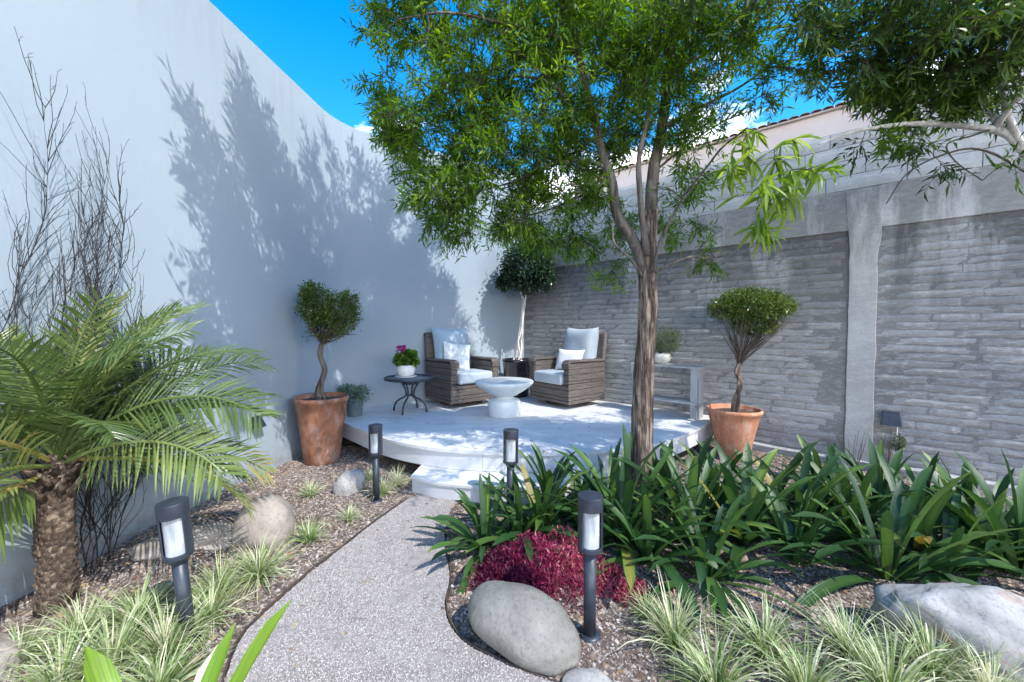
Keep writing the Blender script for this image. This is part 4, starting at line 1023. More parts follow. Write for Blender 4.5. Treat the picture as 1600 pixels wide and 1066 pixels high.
# ---- the main tree
Y0 = 2.9
tree = thing('tree', 'feathery green tree with fibrous brown trunk growing in front of the deck', 'tree', (0, 0, 0))
_, tP = trunk_tube('trunk', [(0.945, Y0, -0.05), tuple(at(1004, 640, Y0)), tuple(at(1008, 560, Y0)), tuple(at(1012, 480, Y0)), tuple(at(1011, 420, Y0)), tuple(at(1013, 375, Y0)), tuple(at(1017, 330, Y0 + .02))], 0.067, 0.052, M['bark'], tree, 0.2)
guides = [  # (pixel path with depths, r0, r1)
    ([(1008, 425, Y0), (990, 378, Y0), (965, 335, Y0), (955, 285, Y0), (940, 235, Y0), (925, 170, Y0 - .05), (905, 90, Y0 - .1), (890, 0, Y0 - .1), (880, -120, Y0 - .1)], 0.055, 0.022),
    ([(1017, 335, Y0 + .02), (1020, 270, Y0 + .03), (1035, 200, Y0 + .03), (1042, 120, Y0), (1052, 60, Y0), (1072, 0, Y0), (1085, -100, Y0 - .05), (1080, -220, Y0 - .05)], 0.058, 0.022),
    ([(1012, 400, Y0 - .06), (1002, 330, Y0 - .08), (998, 262, Y0 - .1), (1015, 170, Y0 - .15), (1035, 95, Y0 - .2), (1060, 10, Y0 - .3), (1070, -120, Y0 - .45)], 0.03, 0.014),
    ([(1018, 425, Y0 - .07), (1032, 380, Y0 - .1), (1052, 335, Y0 - .15), (1085, 285, Y0 - .3), (1120, 240, Y0 - .5), (1165, 200, Y0 - .8)], 0.016, 0.006),
    ([(1024, 425, Y0 - .05), (1050, 412, Y0 - .1), (1083, 401, Y0 - .15), (1108, 405, Y0 - .15), (1135, 398, Y0 - .15)], 0.014, 0.005),
    ([(1083, 401, Y0 - .15), (1100, 380, Y0 - .1), (1125, 360, Y0 - .1)], 0.008, 0.004),
    ([(1003, 432, Y0 - .08), (985, 405, Y0 - .12), (960, 380, Y0 - .15), (958, 345, Y0 - .16)], 0.014, 0.007),
    ([(948, 262, Y0), (905, 250, Y0), (850, 262, Y0), (800, 285, Y0), (745, 300, Y0)], 0.016, 0.006),
    ([(930, 190, Y0), (890, 165, Y0), (860, 130, Y0 - .1), (800, 120, Y0 - .1), (720, 140, Y0 - .1), (650, 160, Y0 - .15)], 0.02, 0.006),
    ([(905, 90, Y0 - .1), (870, 60, Y0 - .2), (800, 40, Y0 - .3), (700, 20, Y0 - .4), (620, 30, Y0 - .4)], 0.02, 0.006),
    ([(955, 285, Y0), (900, 310, Y0 + .1), (850, 330, Y0 + .1), (790, 345, Y0 + .1)], 0.014, 0.005),
    ([(1042, 120, Y0), (1090, 90, Y0), (1150, 60, Y0 - .1), (1230, 40, Y0 - .2), (1320, 50, Y0 - .3)], 0.02, 0.006),
    ([(1035, 200, Y0 + .03), (1090, 170, Y0), (1150, 140, Y0 - .05), (1210, 105, Y0 - .1), (1290, 120, Y0 - .2)], 0.016, 0.005),
    ([(1020, 270, Y0), (1070, 230, Y0 + .1), (1130, 190, Y0 + .1), (1200, 165, Y0 + .1)], 0.012, 0.004),
    ([(1052, 60, Y0), (1110, 30, Y0 + .2), (1180, -20, Y0 + .3), (1250, -80, Y0 + .3)], 0.018, 0.006),
    ([(890, 0, Y0 - .1), (780, -80, Y0 - .3), (650, -150, Y0 - .5), (560, -160, Y0 - .7)], 0.022, 0.008),
    ([(880, -120, Y0 - .1), (700, -260, Y0 - .4), (540, -300, Y0 - .6), (480, -430, Y0 - .7)], 0.02, 0.007),
    ([(1080, -200, Y0 - .05), (1050, -330, Y0 - .3), (950, -450, Y0 - .6)], 0.02, 0.007),
    ([(1085, -100, Y0 - .05), (1150, -200, Y0 - .3), (1230, -300, Y0 - .5)], 0.018, 0.007),
    ([(1080, -200, Y0 - .05), (1040, -350, Y0), (960, -480, Y0 - .1), (880, -560, Y0 - .3), (760, -640, Y0 - .6)], 0.024, 0.007),
    ([(880, -120, Y0 - .1), (840, -280, Y0), (820, -420, Y0 - .2), (740, -520, Y0 - .6), (640, -640, Y0 - .9)], 0.022, 0.007),
    ([(1085, -100, Y0 - .05), (1050, -220, Y0 + .4), (980, -260, Y0 + .7)], 0.018, 0.007),
]
nodes = []
for pts, r0, r1 in guides:
    mb = MB(); r0 *= .8; r1 *= .75; P = branch_mesh(mb, [at(*p) for p in pts], r0, r1, 12 if r0 > 0.03 else 8, 0.012 if r0 > .012 else .006, 6)
    mb.build('limb', M['limb'], tree, True)
    for i, p in enumerate(P):
        if i > len(P) * 0.25: nodes.append((p, r0 + (r1 - r0) * i / len(P)))
B = lambda px, py, Y, r, n: (at(px, py, Y), r, n)
vis = [B(650, 110, 2.8, (.42, .45, .42), 70), B(690, 215, 2.85, (.46, .45, .33), 76), B(780, 60, 2.7, (.5, .5, .42), 84), B(810, 180, 2.9, (.5, .5, .40), 90),
       B(780, 265, 2.9, (.46, .4, .28), 70), B(695, 295, 2.85, (.30, .35, .24), 46), B(900, 110, 2.85, (.5, .5, .45), 96), B(950, 30, 2.8, (.5, .5, .4), 84), B(915, 220, 3.0, (.36, .4, .26), 56), B(870, 290, 3.1, (.34, .4, .2), 40),
       B(715, 350, 2.9, (.20, .25, .14), 24), B(840, 335, 3.1, (.40, .3, .16), 40), B(870, 375, 3.25, (.28, .25, .10), 24), B(800, 355, 3.0, (.22, .25, .12), 18), B(620, 215, 2.85, (.20, .25, .2), 24), B(640, 30, 2.75, (.3, .35, .2), 30),
       B(1000, 150, 2.85, (.32, .4, .35), 54), B(1060, 90, 2.8, (.35, .4, .35), 50), B(1130, 120, 2.8, (.35, .4, .35), 36), B(1230, 80, 2.6, (.4, .4, .35), 30), B(1100, 20, 2.8, (.5, .4, .25), 50), B(850, 0, 2.7, (.5, .4, .3), 50),
       B(1060, 220, 3.0, (.3, .3, .22), 24), B(1000, 60, 2.6, (.4, .3, .3), 40), B(980, 420, 3.3, (.16, .25, .12), 5), B(945, 445, 3.4, (.10, .12, .08), 4), B(1090, 405, 2.8, (.12, .1, .06), 4)]
over = [((.0, 2.1, 5.3), (.42, .5, .55), 50), ((.1, 2.55, 5.9), (.5, .5, .5), 54), ((.5, 3.0, 5.3), (.7, .65, .7), 90), ((.85, 3.5, 5.1), (.55, .5, .65), 66), ((.25, 3.1, 4.5), (.6, .55, .45), 66), ((1.0, 2.7, 5.7), (.7, .7, .5), 50),  # unseen crown above the frame, shaped to cast the wall shadow
        ((1.15, 3.75, 4.4), (.5, .4, .5), 44), ((.65, 2.5, 4.6), (.7, .6, .4), 44), ((1.0, 3.2, 4.1), (.6, .5, .4), 40), ((.4, 3.6, 4.1), (.55, .4, .4), 44), ((-.25, 2.3, 4.6), (.4, .45, .45), 34), ((-.4, 3.0, 4.1), (.45, .45, .35), 34)]
vis += [B(1065, 300, 2.95, (.22, .25, .14), 12), B(920, 305, 3.0, (.2, .25, .14), 16), B(985, 350, 3.15, (.25, .2, .14), 12), B(1060, 360, 3.05, (.18, .2, .1), 8), B(900, 385, 3.3, (.2, .2, .08), 8)]
vis = [(c, r, int(n * .76)) for c, r, n in vis]
over = [(c, r, int(n * 1.25)) for c, r, n in over]
over += [((-.55, 1.6, 3.95), (.38, .3, .42), 40), ((-.45, 2.05, 4.0), (.4, .35, .35), 36), ((-.2, 1.8, 4.5), (.4, .3, .35), 26), ((.6, 3.5, 6.0), (.6, .55, .5), 56), ((.2, 3.0, 6.3), (.5, .5, .45), 40), ((-.95, 1.9, 4.45), (.24, .25, .33), 26), ((-.88, 2.35, 5.0), (.26, .3, .35), 28), ((-.55, 2.2, 5.3), (.3, .3, .35), 24), ((-1.02, 2.2, 3.85), (.25, .28, .3), 24)]  # further out-of-view leaf masses added to spread the shadow on the wall
tg = blob_targets(vis + over)
tw = grow_twigs(nodes, tg, 0.007)
up_ = [p for p in tw if p[0][-1][2] > 1.3 + .86 * p[0][-1][1] + .1]; dn_ = [p for p in tw if not p[0][-1][2] > 1.3 + .86 * p[0][-1][1] + .1]
Va, Fa, Ta, wa = sprigs(dn_, 8, 8, 0.13, 0.064, 0.0122, 0.9, -0.05)
Vb, Fb, Tb, wb = sprigs(up_, 6, 8, 0.15, 0.090, 0.021, 0.8, -0.15)  # out-of-view leaves made larger for crisper shadow edges
Vv = np.vstack([Va, Vb]); Ff = np.vstack([Fa, Fb + len(Va)]); Tt = np.concatenate([Ta, Tb]); tws = wa + wb
o = quads_np('crown', Vv, Ff, M['leaf_tree'], Tt, tree); o['kind'] = 'stuff'
V1, F1 = tubes_np(tw); V2, F2 = tubes_np(tws, 3, 0.0009)
o = quads_np('twigs', np.vstack([V1, V2]), np.vstack([F1, F2 + len(V1)]), M['twig'], np.zeros(len(V1) + len(V2)), tree); o['kind'] = 'stuff'
# larger lime leaves on the low hanging bough at right
lp = [B(1190, 230, 2.1, (.20, .2, .14), 9), B(1180, 300, 2.1, (.18, .2, .14), 9), B(1205, 350, 2.1, (.16, .15, .12), 8), B(1240, 290, 2.0, (.14, .15, .10), 5), B(1160, 250, 2.15, (.15, .2, .1), 5), B(1265, 275, 1.95, (.10, .1, .06), 4)]
tw3 = grow_twigs(nodes[-1:] + [(at(1165, 200, 2.1), .006), (at(1120, 240, 2.4), .006)], blob_targets(lp), 0.005)
V1, F1 = tubes_np(tw3); o = quads_np('hanging_twigs', V1, F1, M['twig'], np.zeros(len(V1)), tree); o['kind'] = 'stuff'
def big_leaf(L, w, droop, seed, k=5):
    V = []; F = []; rr = np.random.default_rng(seed)
    for i in range(k + 1):
        q = i / k; ww = w * math.sin(PI * min(1, q * 0.93 + 0.07)) ** 0.75 * 0.5; c = (L * q, 0.02 * math.sin(q * 3) * rr.normal() * 0.3, -droop * q * q * L)
        V += [(c[0], -ww, c[2] + ww * .35), (c[0], c[1], c[2]), (c[0], ww, c[2] + ww * .35)]
    for i in range(k):
        a = i * 3; F += [(a, a + 1, a + 4, a + 3), (a + 1, a + 2, a + 5, a + 4)]
    me = bpy.data.meshes.new('leaf'); me.from_pydata(V, [], F); at_ = me.attributes.new('tint', 'FLOAT', 'POINT')
    tb = rr.uniform(.25, .95); at_.data.foreach_set('value', [float(np.clip(tb + rr.normal() * .04, 0, 1)) for _ in V]); me.materials.append(M['leaf_lime'])
    me.polygons.foreach_set('use_smooth', [True] * len(me.polygons)); return me
bl = [big_leaf(L, w, d, 40 + i) for i, (L, w, d) in enumerate([(.12, .021, .3), (.10, .018, .1), (.13, .019, .5), (.09, .02, .2), (.11, .017, .7), (.14, .02, .25)])]
for P, _ in tw3:
    for k in range(7):
        j = r_.randrange(2, len(P)); b0 = Vector(P[j]); dr = Vector((r_.gauss(.2, .7), r_.gauss(-.1, .7), r_.gauss(-.5, .6))).normalized()
        o = link(bpy.data.objects.new('leaf', r_.choice(bl))); o.parent = tree; o.location = b0
        o.rotation_euler = (dr.to_track_quat('X', 'Z') @ Matrix.Rotation(r_.uniform(-.8, .8), 3, 'X').to_quaternion()).to_euler()

# ---- the silver-limbed tree at the right edge
t2 = thing('tree', 'tree with smooth silver-grey limbs and dark narrow leaves over the brick wall', 'tree', (0, 0, 0))
trunk_tube('trunk', [(3.75, 2.35, -0.05), (3.72, 2.36, 0.7), (3.66, 2.4, 1.3), tuple(at(1680, 330, 2.45))], 0.085, 0.06, M['silver'], t2, 0.05)
g2 = [
    ([(1680, 332, 2.45), (1600, 236, 2.5), (1568, 208, 2.5), (1500, 196, 2.5), (1420, 194, 2.5), (1340, 205, 2.5), (1280, 225, 2.5)], 0.030, 0.006),
    ([(1600, 236, 2.5), (1560, 195, 2.5), (1540, 160, 2.5), (1525, 120, 2.5), (1500, 75, 2.45), (1480, 0, 2.4), (1440, -80, 2.3)], 0.022, 0.008),
    ([(1600, 236, 2.5), (1575, 180, 2.45), (1560, 100, 2.4), (1555, 20, 2.3), (1520, -90, 2.1)], 0.02, 0.007),
    ([(1556, 200, 2.5), (1580, 165, 2.4), (1620, 120, 2.3), (1660, 60, 2.2)], 0.018, 0.008),
    ([(1540, 160, 2.5), (1510, 140, 2.5), (1490, 130, 2.5), (1450, 110, 2.5)], 0.013, 0.005),
    ([(1556, 200, 2.5), (1520, 212, 2.47), (1480, 226, 2.45), (1494, 254, 2.45), (1535, 282, 2.4)], 0.0065, 0.003),
    ([(1640, 290, 2.45), (1540, 236, 2.5), (1480, 240, 2.5), (1420, 270, 2.5), (1385, 318, 2.45)], 0.008, 0.003),
    ([(1480, 0, 2.4), (1400, -20, 2.3), (1300, -30, 2.2), (1220, -10, 2.2)], 0.009, 0.004),
    ([(1500, 75, 2.45), (1430, 60, 2.4), (1360, 70, 2.4), (1300, 90, 2.4)], 0.011, 0.004)]
nodes2 = []
for pts, r0, r1 in g2:
    mb = MB(); P = branch_mesh(mb, [at(*p) for p in pts], r0, r1, 10, 0.005, 6); mb.build('limb', M['silver'] if r0 > .009 else M['twig'], t2, True)
    for i, p in enumerate(P):
        if i > len(P) * 0.3: nodes2.append((p, r0 + (r1 - r0) * i / len(P)))
vis2 = [B(1300, 25, 2.3, (.42, .3, .20), 26), B(1400, 40, 2.3, (.4, .3, .28), 38), B(1500, 50, 2.2, (.4, .3, .28), 44), B(1590, 60, 2.2, (.4, .3, .30), 44), B(1210, 20, 2.3, (.3, .3, .18), 14), B(1340, 110, 2.4, (.3, .3, .13), 14),
        B(1400, 150, 2.6, (.32, .25, .16), 16, ), B(1470, 165, 2.6, (.25, .25, .12), 12), B(1580, 130, 2.4, (.2, .2, .2), 10), B(1390, 235, 2.5, (.22, .2, .08), 5), B(1440, 275, 2.4, (.2, .1, .05), 3), B(1590, 250, 2.3, (.08, .1, .08), 2)]
vis2 += [B(1120, 10, 2.4, (.4, .3, .15), 20), B(1340, 50, 2.5, (.4, .3, .2), 26), B(1460, 90, 2.4, (.4, .3, .22), 34), B(1560, 30, 2.1, (.4, .3, .3), 36)]
over2 = [((2.2, 1.9, 4.0), (.9, .6, .45), 40), ((3.2, 2.0, 4.0), (.9, .7, .5), 36), ((1.6, 1.2, 4.4), (.8, .6, .4), 26), ((2.9, 1.0, 4.3), (.8, .6, .5), 24)]
vis2 = [(c, r, int(n * .62)) for c, r, n in vis2]
tw2 = grow_twigs(nodes2, blob_targets(vis2 + over2), 0.006)
Vv, Ff, Tt, tws = sprigs(tw2, 7, 8, 0.13, 0.075, 0.014, 0.9, -0.1, mat_tint=(0.45, .25))
o = quads_np('crown', Vv, Ff, M['leaf_dark'], Tt, t2); o['kind'] = 'stuff'
tw4 = grow_twigs(nodes2, blob_targets([B(1400, 135, 2.55, (.18, .2, .10), 9), B(1460, 165, 2.55, (.22, .2, .12), 14), B(1510, 140, 2.5, (.16, .15, .12), 9), B(1350, 120, 2.5, (.12, .12, .08), 5), B(1420, 215, 2.4, (.12, .1, .06), 3)]), 0.005)
V4, F4, T4, tws4 = sprigs(tw4, 7, 8, 0.12, 0.075, 0.016, 0.9, -0.1)
o = quads_np('pale_foliage', V4, F4, M['leaf_lime'], T4 * .7, t2); o['kind'] = 'stuff'; tw2 = tw2 + tw4
V1, F1 = tubes_np(tw2); V2, F2 = tubes_np(tws, 3, 0.0009)
o = quads_np('twigs', np.vstack([V1, V2]), np.vstack([F1, F2 + len(V1)]), M['twig'], np.zeros(len(V1) + len(V2)), t2); o['kind'] = 'stuff'

# ------------------------------------------------------------------ palm
pc = Vector((-2.09, 1.80, 0)); g0 = gh(pc.x, pc.y)
palm = thing('palm', 'short palm with a scaly trunk and arching feather fronds beside the pale wall', 'palm', (pc.x, pc.y, g0 - 0.01))
mb = MB(); ph = 0.62
mb.tube([(-.02, 0, -.03), (-.01, 0, .1), (0, 0, .3), (.01, 0, ph), (.015, 0, ph + .1)], [0.078, .062, .054, .06, .03], 18); mb.build('trunk', M['palm_bark'], palm, True)
b_ = MB(); V = [(-.019, 0, 0), (.019, 0, 0), (-.014, -.016, .012), (.014, -.016, .012), (-.007, -.030, .038), (.007, -.030, .038), (-.009, 0, .045), (.009, 0, .045)]
boot = bpy.data.meshes.new('leaf_base'); boot.from_pydata(V, [], [(0, 1, 3, 2), (2, 3, 5, 4), (4, 5, 7, 6), (0, 2, 4, 6), (1, 7, 5, 3)]); boot.materials.append(M['palm_bark'])
for k in range(250):
    z = 0.01 + ph * k / 250; a = k * 2.399963; r = 0.060 if z > .1 else 0.060 + .015 * (1 - z / .1)
    o = link(bpy.data.objects.new('leaf_base', boot)); o.parent = palm; o.location = (-.01 + r * .93 * math.cos(a), r * .93 * math.sin(a), z)
    o.rotation_euler = (r_.uniform(-.2, .15), r_.uniform(-.15, .15), a + PI / 2); s = r_.uniform(.6, .95); o.scale = (s * 1.15, s * r_.uniform(.4, .8), s * 1.1)
for k in range(22):
    a = k * 2.399963; mb = MB(); r0 = .05 + .012 * (k % 3); z0 = ph - .10 + .006 * k; e_ = 1.1 - .02 * k
    mb.tube([(.01 + r0 * .8 * math.cos(a), r0 * .8 * math.sin(a), z0), (.01 + (r0 + .03) * math.cos(a), (r0 + .03) * math.sin(a), z0 + .05), (.01 + (r0 + .07) * math.cos(a), (r0 + .07) * math.sin(a), z0 + .10 * e_)], [.016, .012, .006], 6, t=.3)
    mb.build('petiole_stub', M['palm_bark'], palm, True)
def frond(az, el, L, curl, nl=32, tint0=0.45, tip_brown=False, leafL=0.2, seed=0):
    rr = np.random.default_rng(seed); P = []; p = Vector((0, 0, 0)); k = 14; e_ = el
    for i in range(k + 1):
        P.append(p.copy()); d = Vector((math.cos(az) * math.cos(e_), math.sin(az) * math.cos(e_), math.sin(e_))); p = p + d * L / k; e_ -= curl / k * (0.4 + 1.3 * i / k)
    wy = palm.location.y; 
    for q in P:   # keep clear of the wall behind
        wxl = wallx(q.y + wy) - palm.location.x + 0.02
        if q.x < wxl: q.x = wxl + 0.02 * rr.random()
    mb = MB(); mb.tube(P, [0.010 * (1 - .8 * i / k) + .0012 for i in range(k + 1)], 6, t=min(1, tint0 + .15))
    Pn = np.array([tuple(q) for q in P]); roll = rr.uniform(-.9, .9); side0 = np.array([-math.sin(az) * math.cos(roll), math.cos(az) * math.cos(roll), math.sin(roll)])
    for j in range(nl):
        q = 0.20 + 0.80 * j / (nl - 1); f = q * k; i = min(int(f), k - 1); b0 = Pn[i] * (1 - f + i) + Pn[i + 1] * (f - i); T_ = Pn[i + 1] - Pn[i]; T_ /= np.linalg.norm(T_)
        sd = side0 - T_ * np.dot(side0, T_); sd /= np.linalg.norm(sd); up = np.cross(T_, sd) ; up = up if up[2] > 0 or abs(up[2]) < .2 else -up
        ll = leafL * (math.sin(PI * (0.12 + 0.80 * q)) ** 0.6) * (0.92 + .16 * rr.random())
        for s in (-1, 1):
            dd = T_ * (0.55 + .5 * q) + sd * s * 1.0 + up * 0.20 + rr.normal(size=3) * .07; dd /= np.linalg.norm(dd)
            nn = np.cross(dd, T_); nn /= np.linalg.norm(nn); wv = np.cross(dd, nn); w = 0.0072 * rr.uniform(.8, 1.15)
            m1 = b0 + dd * ll * .5 + np.array([0, 0, -.012 * ll / .2]); tp_ = b0 + dd * ll * .97 + np.array([0, 0, -ll * .25 * rr.uniform(.4, 1.2)])
            V = [b0 - wv * w * .4, b0 + nn * w * .3, b0 + wv * w * .4, m1 - wv * w, m1 + nn * w * .5, m1 + wv * w, tp_]
            V = [(max(v[0], wallx(v[1] + wy) - palm.location.x + .006), v[1], v[2]) for v in V]
            tt = np.clip(tint0 + rr.normal() * .1 + (0.5 if tip_brown and q > .75 else 0), 0, 1)
            mb.add(V, [(0, 1, 4, 3), (1, 2, 5, 4), (3, 4, 6), (4, 5, 6)], float(tt))
    return mb
cz = ph + 0.06
fr = []
k_ = 0
def add_frond(az, el, L, curl, **kw):
    global k_
    k_ += 1; mb = frond(R(az), R(el), L, curl, seed=200 + k_, **kw); o = mb.build('frond', M['palm'], palm); o.location = (0.01, 0, cz + r_.uniform(-.05, .03)); return o
# azimuth: 0 = +X (into the court), 90 = away from the camera, -90 = towards it
spec = [(8, 42, .98, 1.5), (25, 36, .90, 1.2), (48, 50, .98, 1.1), (62, 30, 1.0, .9), (78, 50, .9, .9), (38, 2, .88, .9), (15, 0, .84, 1.1), (-5, 26, .85, 1.3), (-30, 50, .7, 1.5),
        (-105, 62, .65, 1.6), (95, 62, .85, 1.1), (110, 50, .75, .9), (130, 72, .8, .9), (62, 74, .88, .8), (20, 70, .82, 1.0), (-20, 72, .78, 1.2), (-60, 76, .72, 1.2), (-130, 62, .6, 1.4), (-160, 74, .62, 1.0), (180, 80, .68, .6), (0, 84, .78, .5),
        (55, -10, .8, .6), (90, 15, .85, .8), (56, 30, .9, 1.2), (30, 58, .95, 1.3), (-150, 40, .5, 1.5), (120, 25, .7, .8), (-88, 0, .62, .9), (-75, 22, .66, 1.2), (-95, -20, .5, .7), (75, 70, .95, .8), (45, 74, .95, .9), (100, 76, .9, .7), (-92, 45, .7, 1.3)]
for i, (az, el, L, cu) in enumerate(spec):
    add_frond(az + r_.uniform(-4, 4), el, L, cu, tint0=r_.uniform(.12, .8), tip_brown=(i == 5), leafL=0.26 if L > .7 else .21)

# ---- black twigs added to stand for twig shadows on the wall
sh = thing('shadow_twigs', 'tangle of thin black twigs added for the twig shadows on the pale wall above the palm', 'shadow twigs', (wallx(1.98) + .16, 1.98, gh(-2.2, 1.98)))
mb = MB(); paths = []
def sprout(p, d, L, r, depth, rr):
    P = [p]; q = p.copy(); dd = d.copy(); n_ = max(4, int(L / .06))
    for i in range(n_):
        dd = (dd + Vector((rr.gauss(0, .10), rr.gauss(0, .10), rr.gauss(0.03, .07)))).normalized(); q = q + dd * L / n_
        lim = wallx(q.y + 1.98) - sh.location.x + .015
        if q.x < lim: q.x = lim; dd.x = abs(dd.x) * .3
        if q.x > lim + .30: dd.x -= .15
        if q.y > .22: dd.y -= .22
        if q.y < -.16: dd.y += .22
        P.append(q.copy())
    paths.append(([np.array(tuple(v)) for v in P], r))
    if depth > 0:
        for i in range(2, len(P)):
            for _ in range(2 if depth > 1 else 1):
                if rr.random() < (.8 if depth > 1 else .6):
                    ax = (P[i] - P[i - 1]).normalized(); nd_ = (ax + Vector((rr.gauss(0, .25), rr.gauss(0, .42), rr.gauss(0.2, .3)))).normalized()
                    sprout(P[i], nd_, L * rr.uniform(.08, .22) * (1.1 - .4 * i / len(P)), r * .5, depth - 1, rr)
rr_ = random.Random(11)
for y0, dy, L, r in ((0, .02, 2.3, .006), (.05, .05, 2.15, .005), (-.05, -.05, 2.0, .005), (.1, .04, 2.7, .005), (-.08, -.02, 2.1, .005), (.14, .04, 2.6, .004), (-.03, .0, 2.2, .005), (-.1, -.06, 1.9, .004), (.04, .02, 1.9, .004), (.08, .01, 2.1, .004), (.0, -.03, 1.8, .004), (.12, .03, 2.0, .004), (-.06, .01, 1.95, .004)):
    sprout(Vector((r_.uniform(-.03, .03), y0, 0)), Vector((.0, dy, 1)).normalized(), L * .9, r * .8, 2, rr_)
V1, F1 = tubes_np(paths, 3, .0009); quads_np('stems', V1, F1, M['twig_shadow'], np.zeros(len(V1)), sh)

# ------------------------------------------------------------------ strap-leaved plants (clivia-like)
def strap_mesh(L, w, el, curl, seed, mat, k=8, tint=0.45, name='leaf', fold=.3, twist=0.0):
    rr = np.random.default_rng(seed); V = []; T_ = []; e_ = el; p = np.zeros(3); 
    yb = rr.normal() * .05
    for i in range(k + 1):
        q = i / k; ww = w / 2 * (0.55 + 0.45 * min(1, q * 3)) * (1 if q < .78 else max(0.05, 1 - ((q - .78) / .22) ** 2.2))
        d = np.array([math.cos(e_), yb, math.sin(e_)]); nn = np.array([-math.sin(e_), 0, math.cos(e_)]); tw_ = twist * q; sd = np.array([0, math.cos(tw_), 0]) + nn * math.sin(tw_)
        V += [p - sd * ww + nn * ww * fold, p.copy(), p + sd * ww + nn * ww * fold]; tq = tint + (.25 if q < .12 else 0) + (.12 if q > .93 and rr.random() < .4 else 0); T_ += [float(np.clip(tq - .04, 0, 1)), float(np.clip(tq + .10, 0, 1)), float(np.clip(tq - .04, 0, 1))]
        p = p + d * L / k; e_ -= curl / k * (.25 + 1.5 * q)
    F = []
    for i in range(k): a = i * 3; F += [(a, a + 3, a + 4, a + 1), (a + 1, a + 4, a + 5, a + 2)]
    me = bpy.data.meshes.new(name); me.from_pydata([tuple(v) for v in V], [], F)
    at_ = me.attributes.new('tint', 'FLOAT', 'POINT'); at_.data.foreach_set('value', [float(x) for x in T_]); me.materials.append(mat)
    me.polygons.foreach_set('use_smooth', [True] * len(me.polygons)); return me
strap_lib = [strap_mesh(L, w, 0, 0, 0, M['clivia']) for L, w in ()]
def make_clivia(seed, nleaf, Lm, el_lo=25, el_hi=86, wide=.047):
    rr = random.Random(seed); c = thing('strap_leaf_plant', '', 'plant', (0, 0, 0), 0, 'dark green strap-leaved plants in the bed')
    for k in range(nleaf):
        q = k / (nleaf - 1); el = R(el_hi - (el_hi - el_lo) * q ** 1.1 + rr.uniform(-8, 8)); L = Lm * rr.uniform(.75, 1.12); curl = R(rr.uniform(35, 115)) * (.6 + .7 * q)
        tint = rr.choice([.1, .25, .4, .5, .6, .75]) if rr.random() > .045 else rr.choice([.86, .9, .92, 1.0])
        me = strap_mesh(L, wide * rr.uniform(.8, 1.2), el, curl, rr.randrange(9999), M['clivia'], tint=tint, twist=rr.uniform(-.5, .5))
        o = link(bpy.data.objects.new('leaf', me)); o.parent = c; a = (k % 2) * PI + rr.gauss(0, 1.0); o.rotation_euler = (0, 0, a); o.location = (.02 * math.cos(a), .02 * math.sin(a), -.01)
    return c
protos = [make_clivia(1, 28, .60, 10), make_clivia(2, 30, .66, 8), make_clivia(3, 26, .56, 18), make_clivia(4, 28, .68, 2, 78), make_clivia(5, 20, .52, 34, 88), make_clivia(6, 30, .62, 12), make_clivia(7, 26, .58, 5, 82)]
used = set()
# (px of base, y distance, proto, scale, rotation, label)
cl = [((757, 862), 2, .74, 1.2, 'upright strap-leaved plant at the path edge, left of the magenta plant'),
      ((812, 845), 4, .9, .4, 'strap-leaved plant just behind the post lamp in front of the step'),
      ((845, 838), 0, .95, .2, 'arching strap-leaved plant behind the magenta ground cover'),
      ((905, 830), 4, .9, 2.0, 'small upright strap-leaved plant behind the head of the tall post lamp'),
      ((860, 800), 2, .95, 2.9, 'strap-leaved plant against the right end of the low step'),
      ((950, 815), 0, 1.0, 0.8, 'strap-leaved plant just left of the brown tree trunk, below the deck edge'),
      ((975, 850), 1, 1.0, 2.2, 'strap-leaved plant right of the tall post lamp, above the magenta plant'),
      ((1040, 790), 2, 1.0, 1.7, 'strap-leaved plant hiding the foot of the brown tree trunk'),
      ((1010, 880), 4, 1.0, .3, 'short strap-leaved plant in the front row, behind the large pale tuft'),
      ((1075, 845), 0, 1.05, .3, 'strap-leaved plant in front of the tree trunk, middle row'),
      ((1120, 800), 2, 1.05, 2.5, 'strap-leaved plant left of the orange terracotta pot, back row'),
      ((1105, 905), 3, .8, .2, 'low spreading strap-leaved plant on bare soil behind the pale tufts'),
      ((1160, 850), 0, 1.0, 1.0, 'strap-leaved plant in the middle row, in line with the orange pot'),
      ((1200, 800), 1, 1.0, 2.7, 'strap-leaved plant right in front of the orange terracotta pot, back row'),
      ((1250, 840), 0, 1.05, .2, 'strap-leaved plant in the middle row, just right of the orange pot'),
      ((1285, 800), 2, .95, 1.3, 'strap-leaved plant in the back row between the orange pot and the concrete post'),
      ((1240, 880), 4, 1.0, 2.2, 'short strap-leaved plant in the front row, below the orange pot'),
      ((1330, 840), 0, 1.05, 1.9, 'strap-leaved plant in the middle row, below the concrete post'),
      ((1385, 905), 3, .98, 0.1, 'large spreading strap-leaved plant at the left end of the big pale rock'),
      ((1430, 870), 1, 1.0, .9, 'strap-leaved plant in the middle row, straight below the wall light'),
      ((1480, 893), 3, .72, .3, 'spreading strap-leaved plant leaning over the middle of the big pale rock'),
      ((1540, 880), 0, 1.0, .1, 'strap-leaved plant behind the right half of the big pale rock'),
      ((1590, 900), 1, 1.0, 2.6, 'strap-leaved plant behind the pale rock, at the right edge'),
      ((1370, 810), 2, .95, .5, 'strap-leaved plant in the back row, at the foot of the concrete post'),
      ((1440, 820), 4, .9, 2.5, 'strap-leaved plant in the back row, right of the flower spike'),
      ((1510, 835), 2, .85, 1.5, 'strap-leaved plant close to the brick wall footing, well right of the wall light'),
      ((1575, 848), 4, .8, .6, 'small strap-leaved plant at the wall footing, nearest the right edge'),
      ((1630, 880), 1, .9, 1.5, 'strap-leaved plant cut off by the right edge of the picture')]
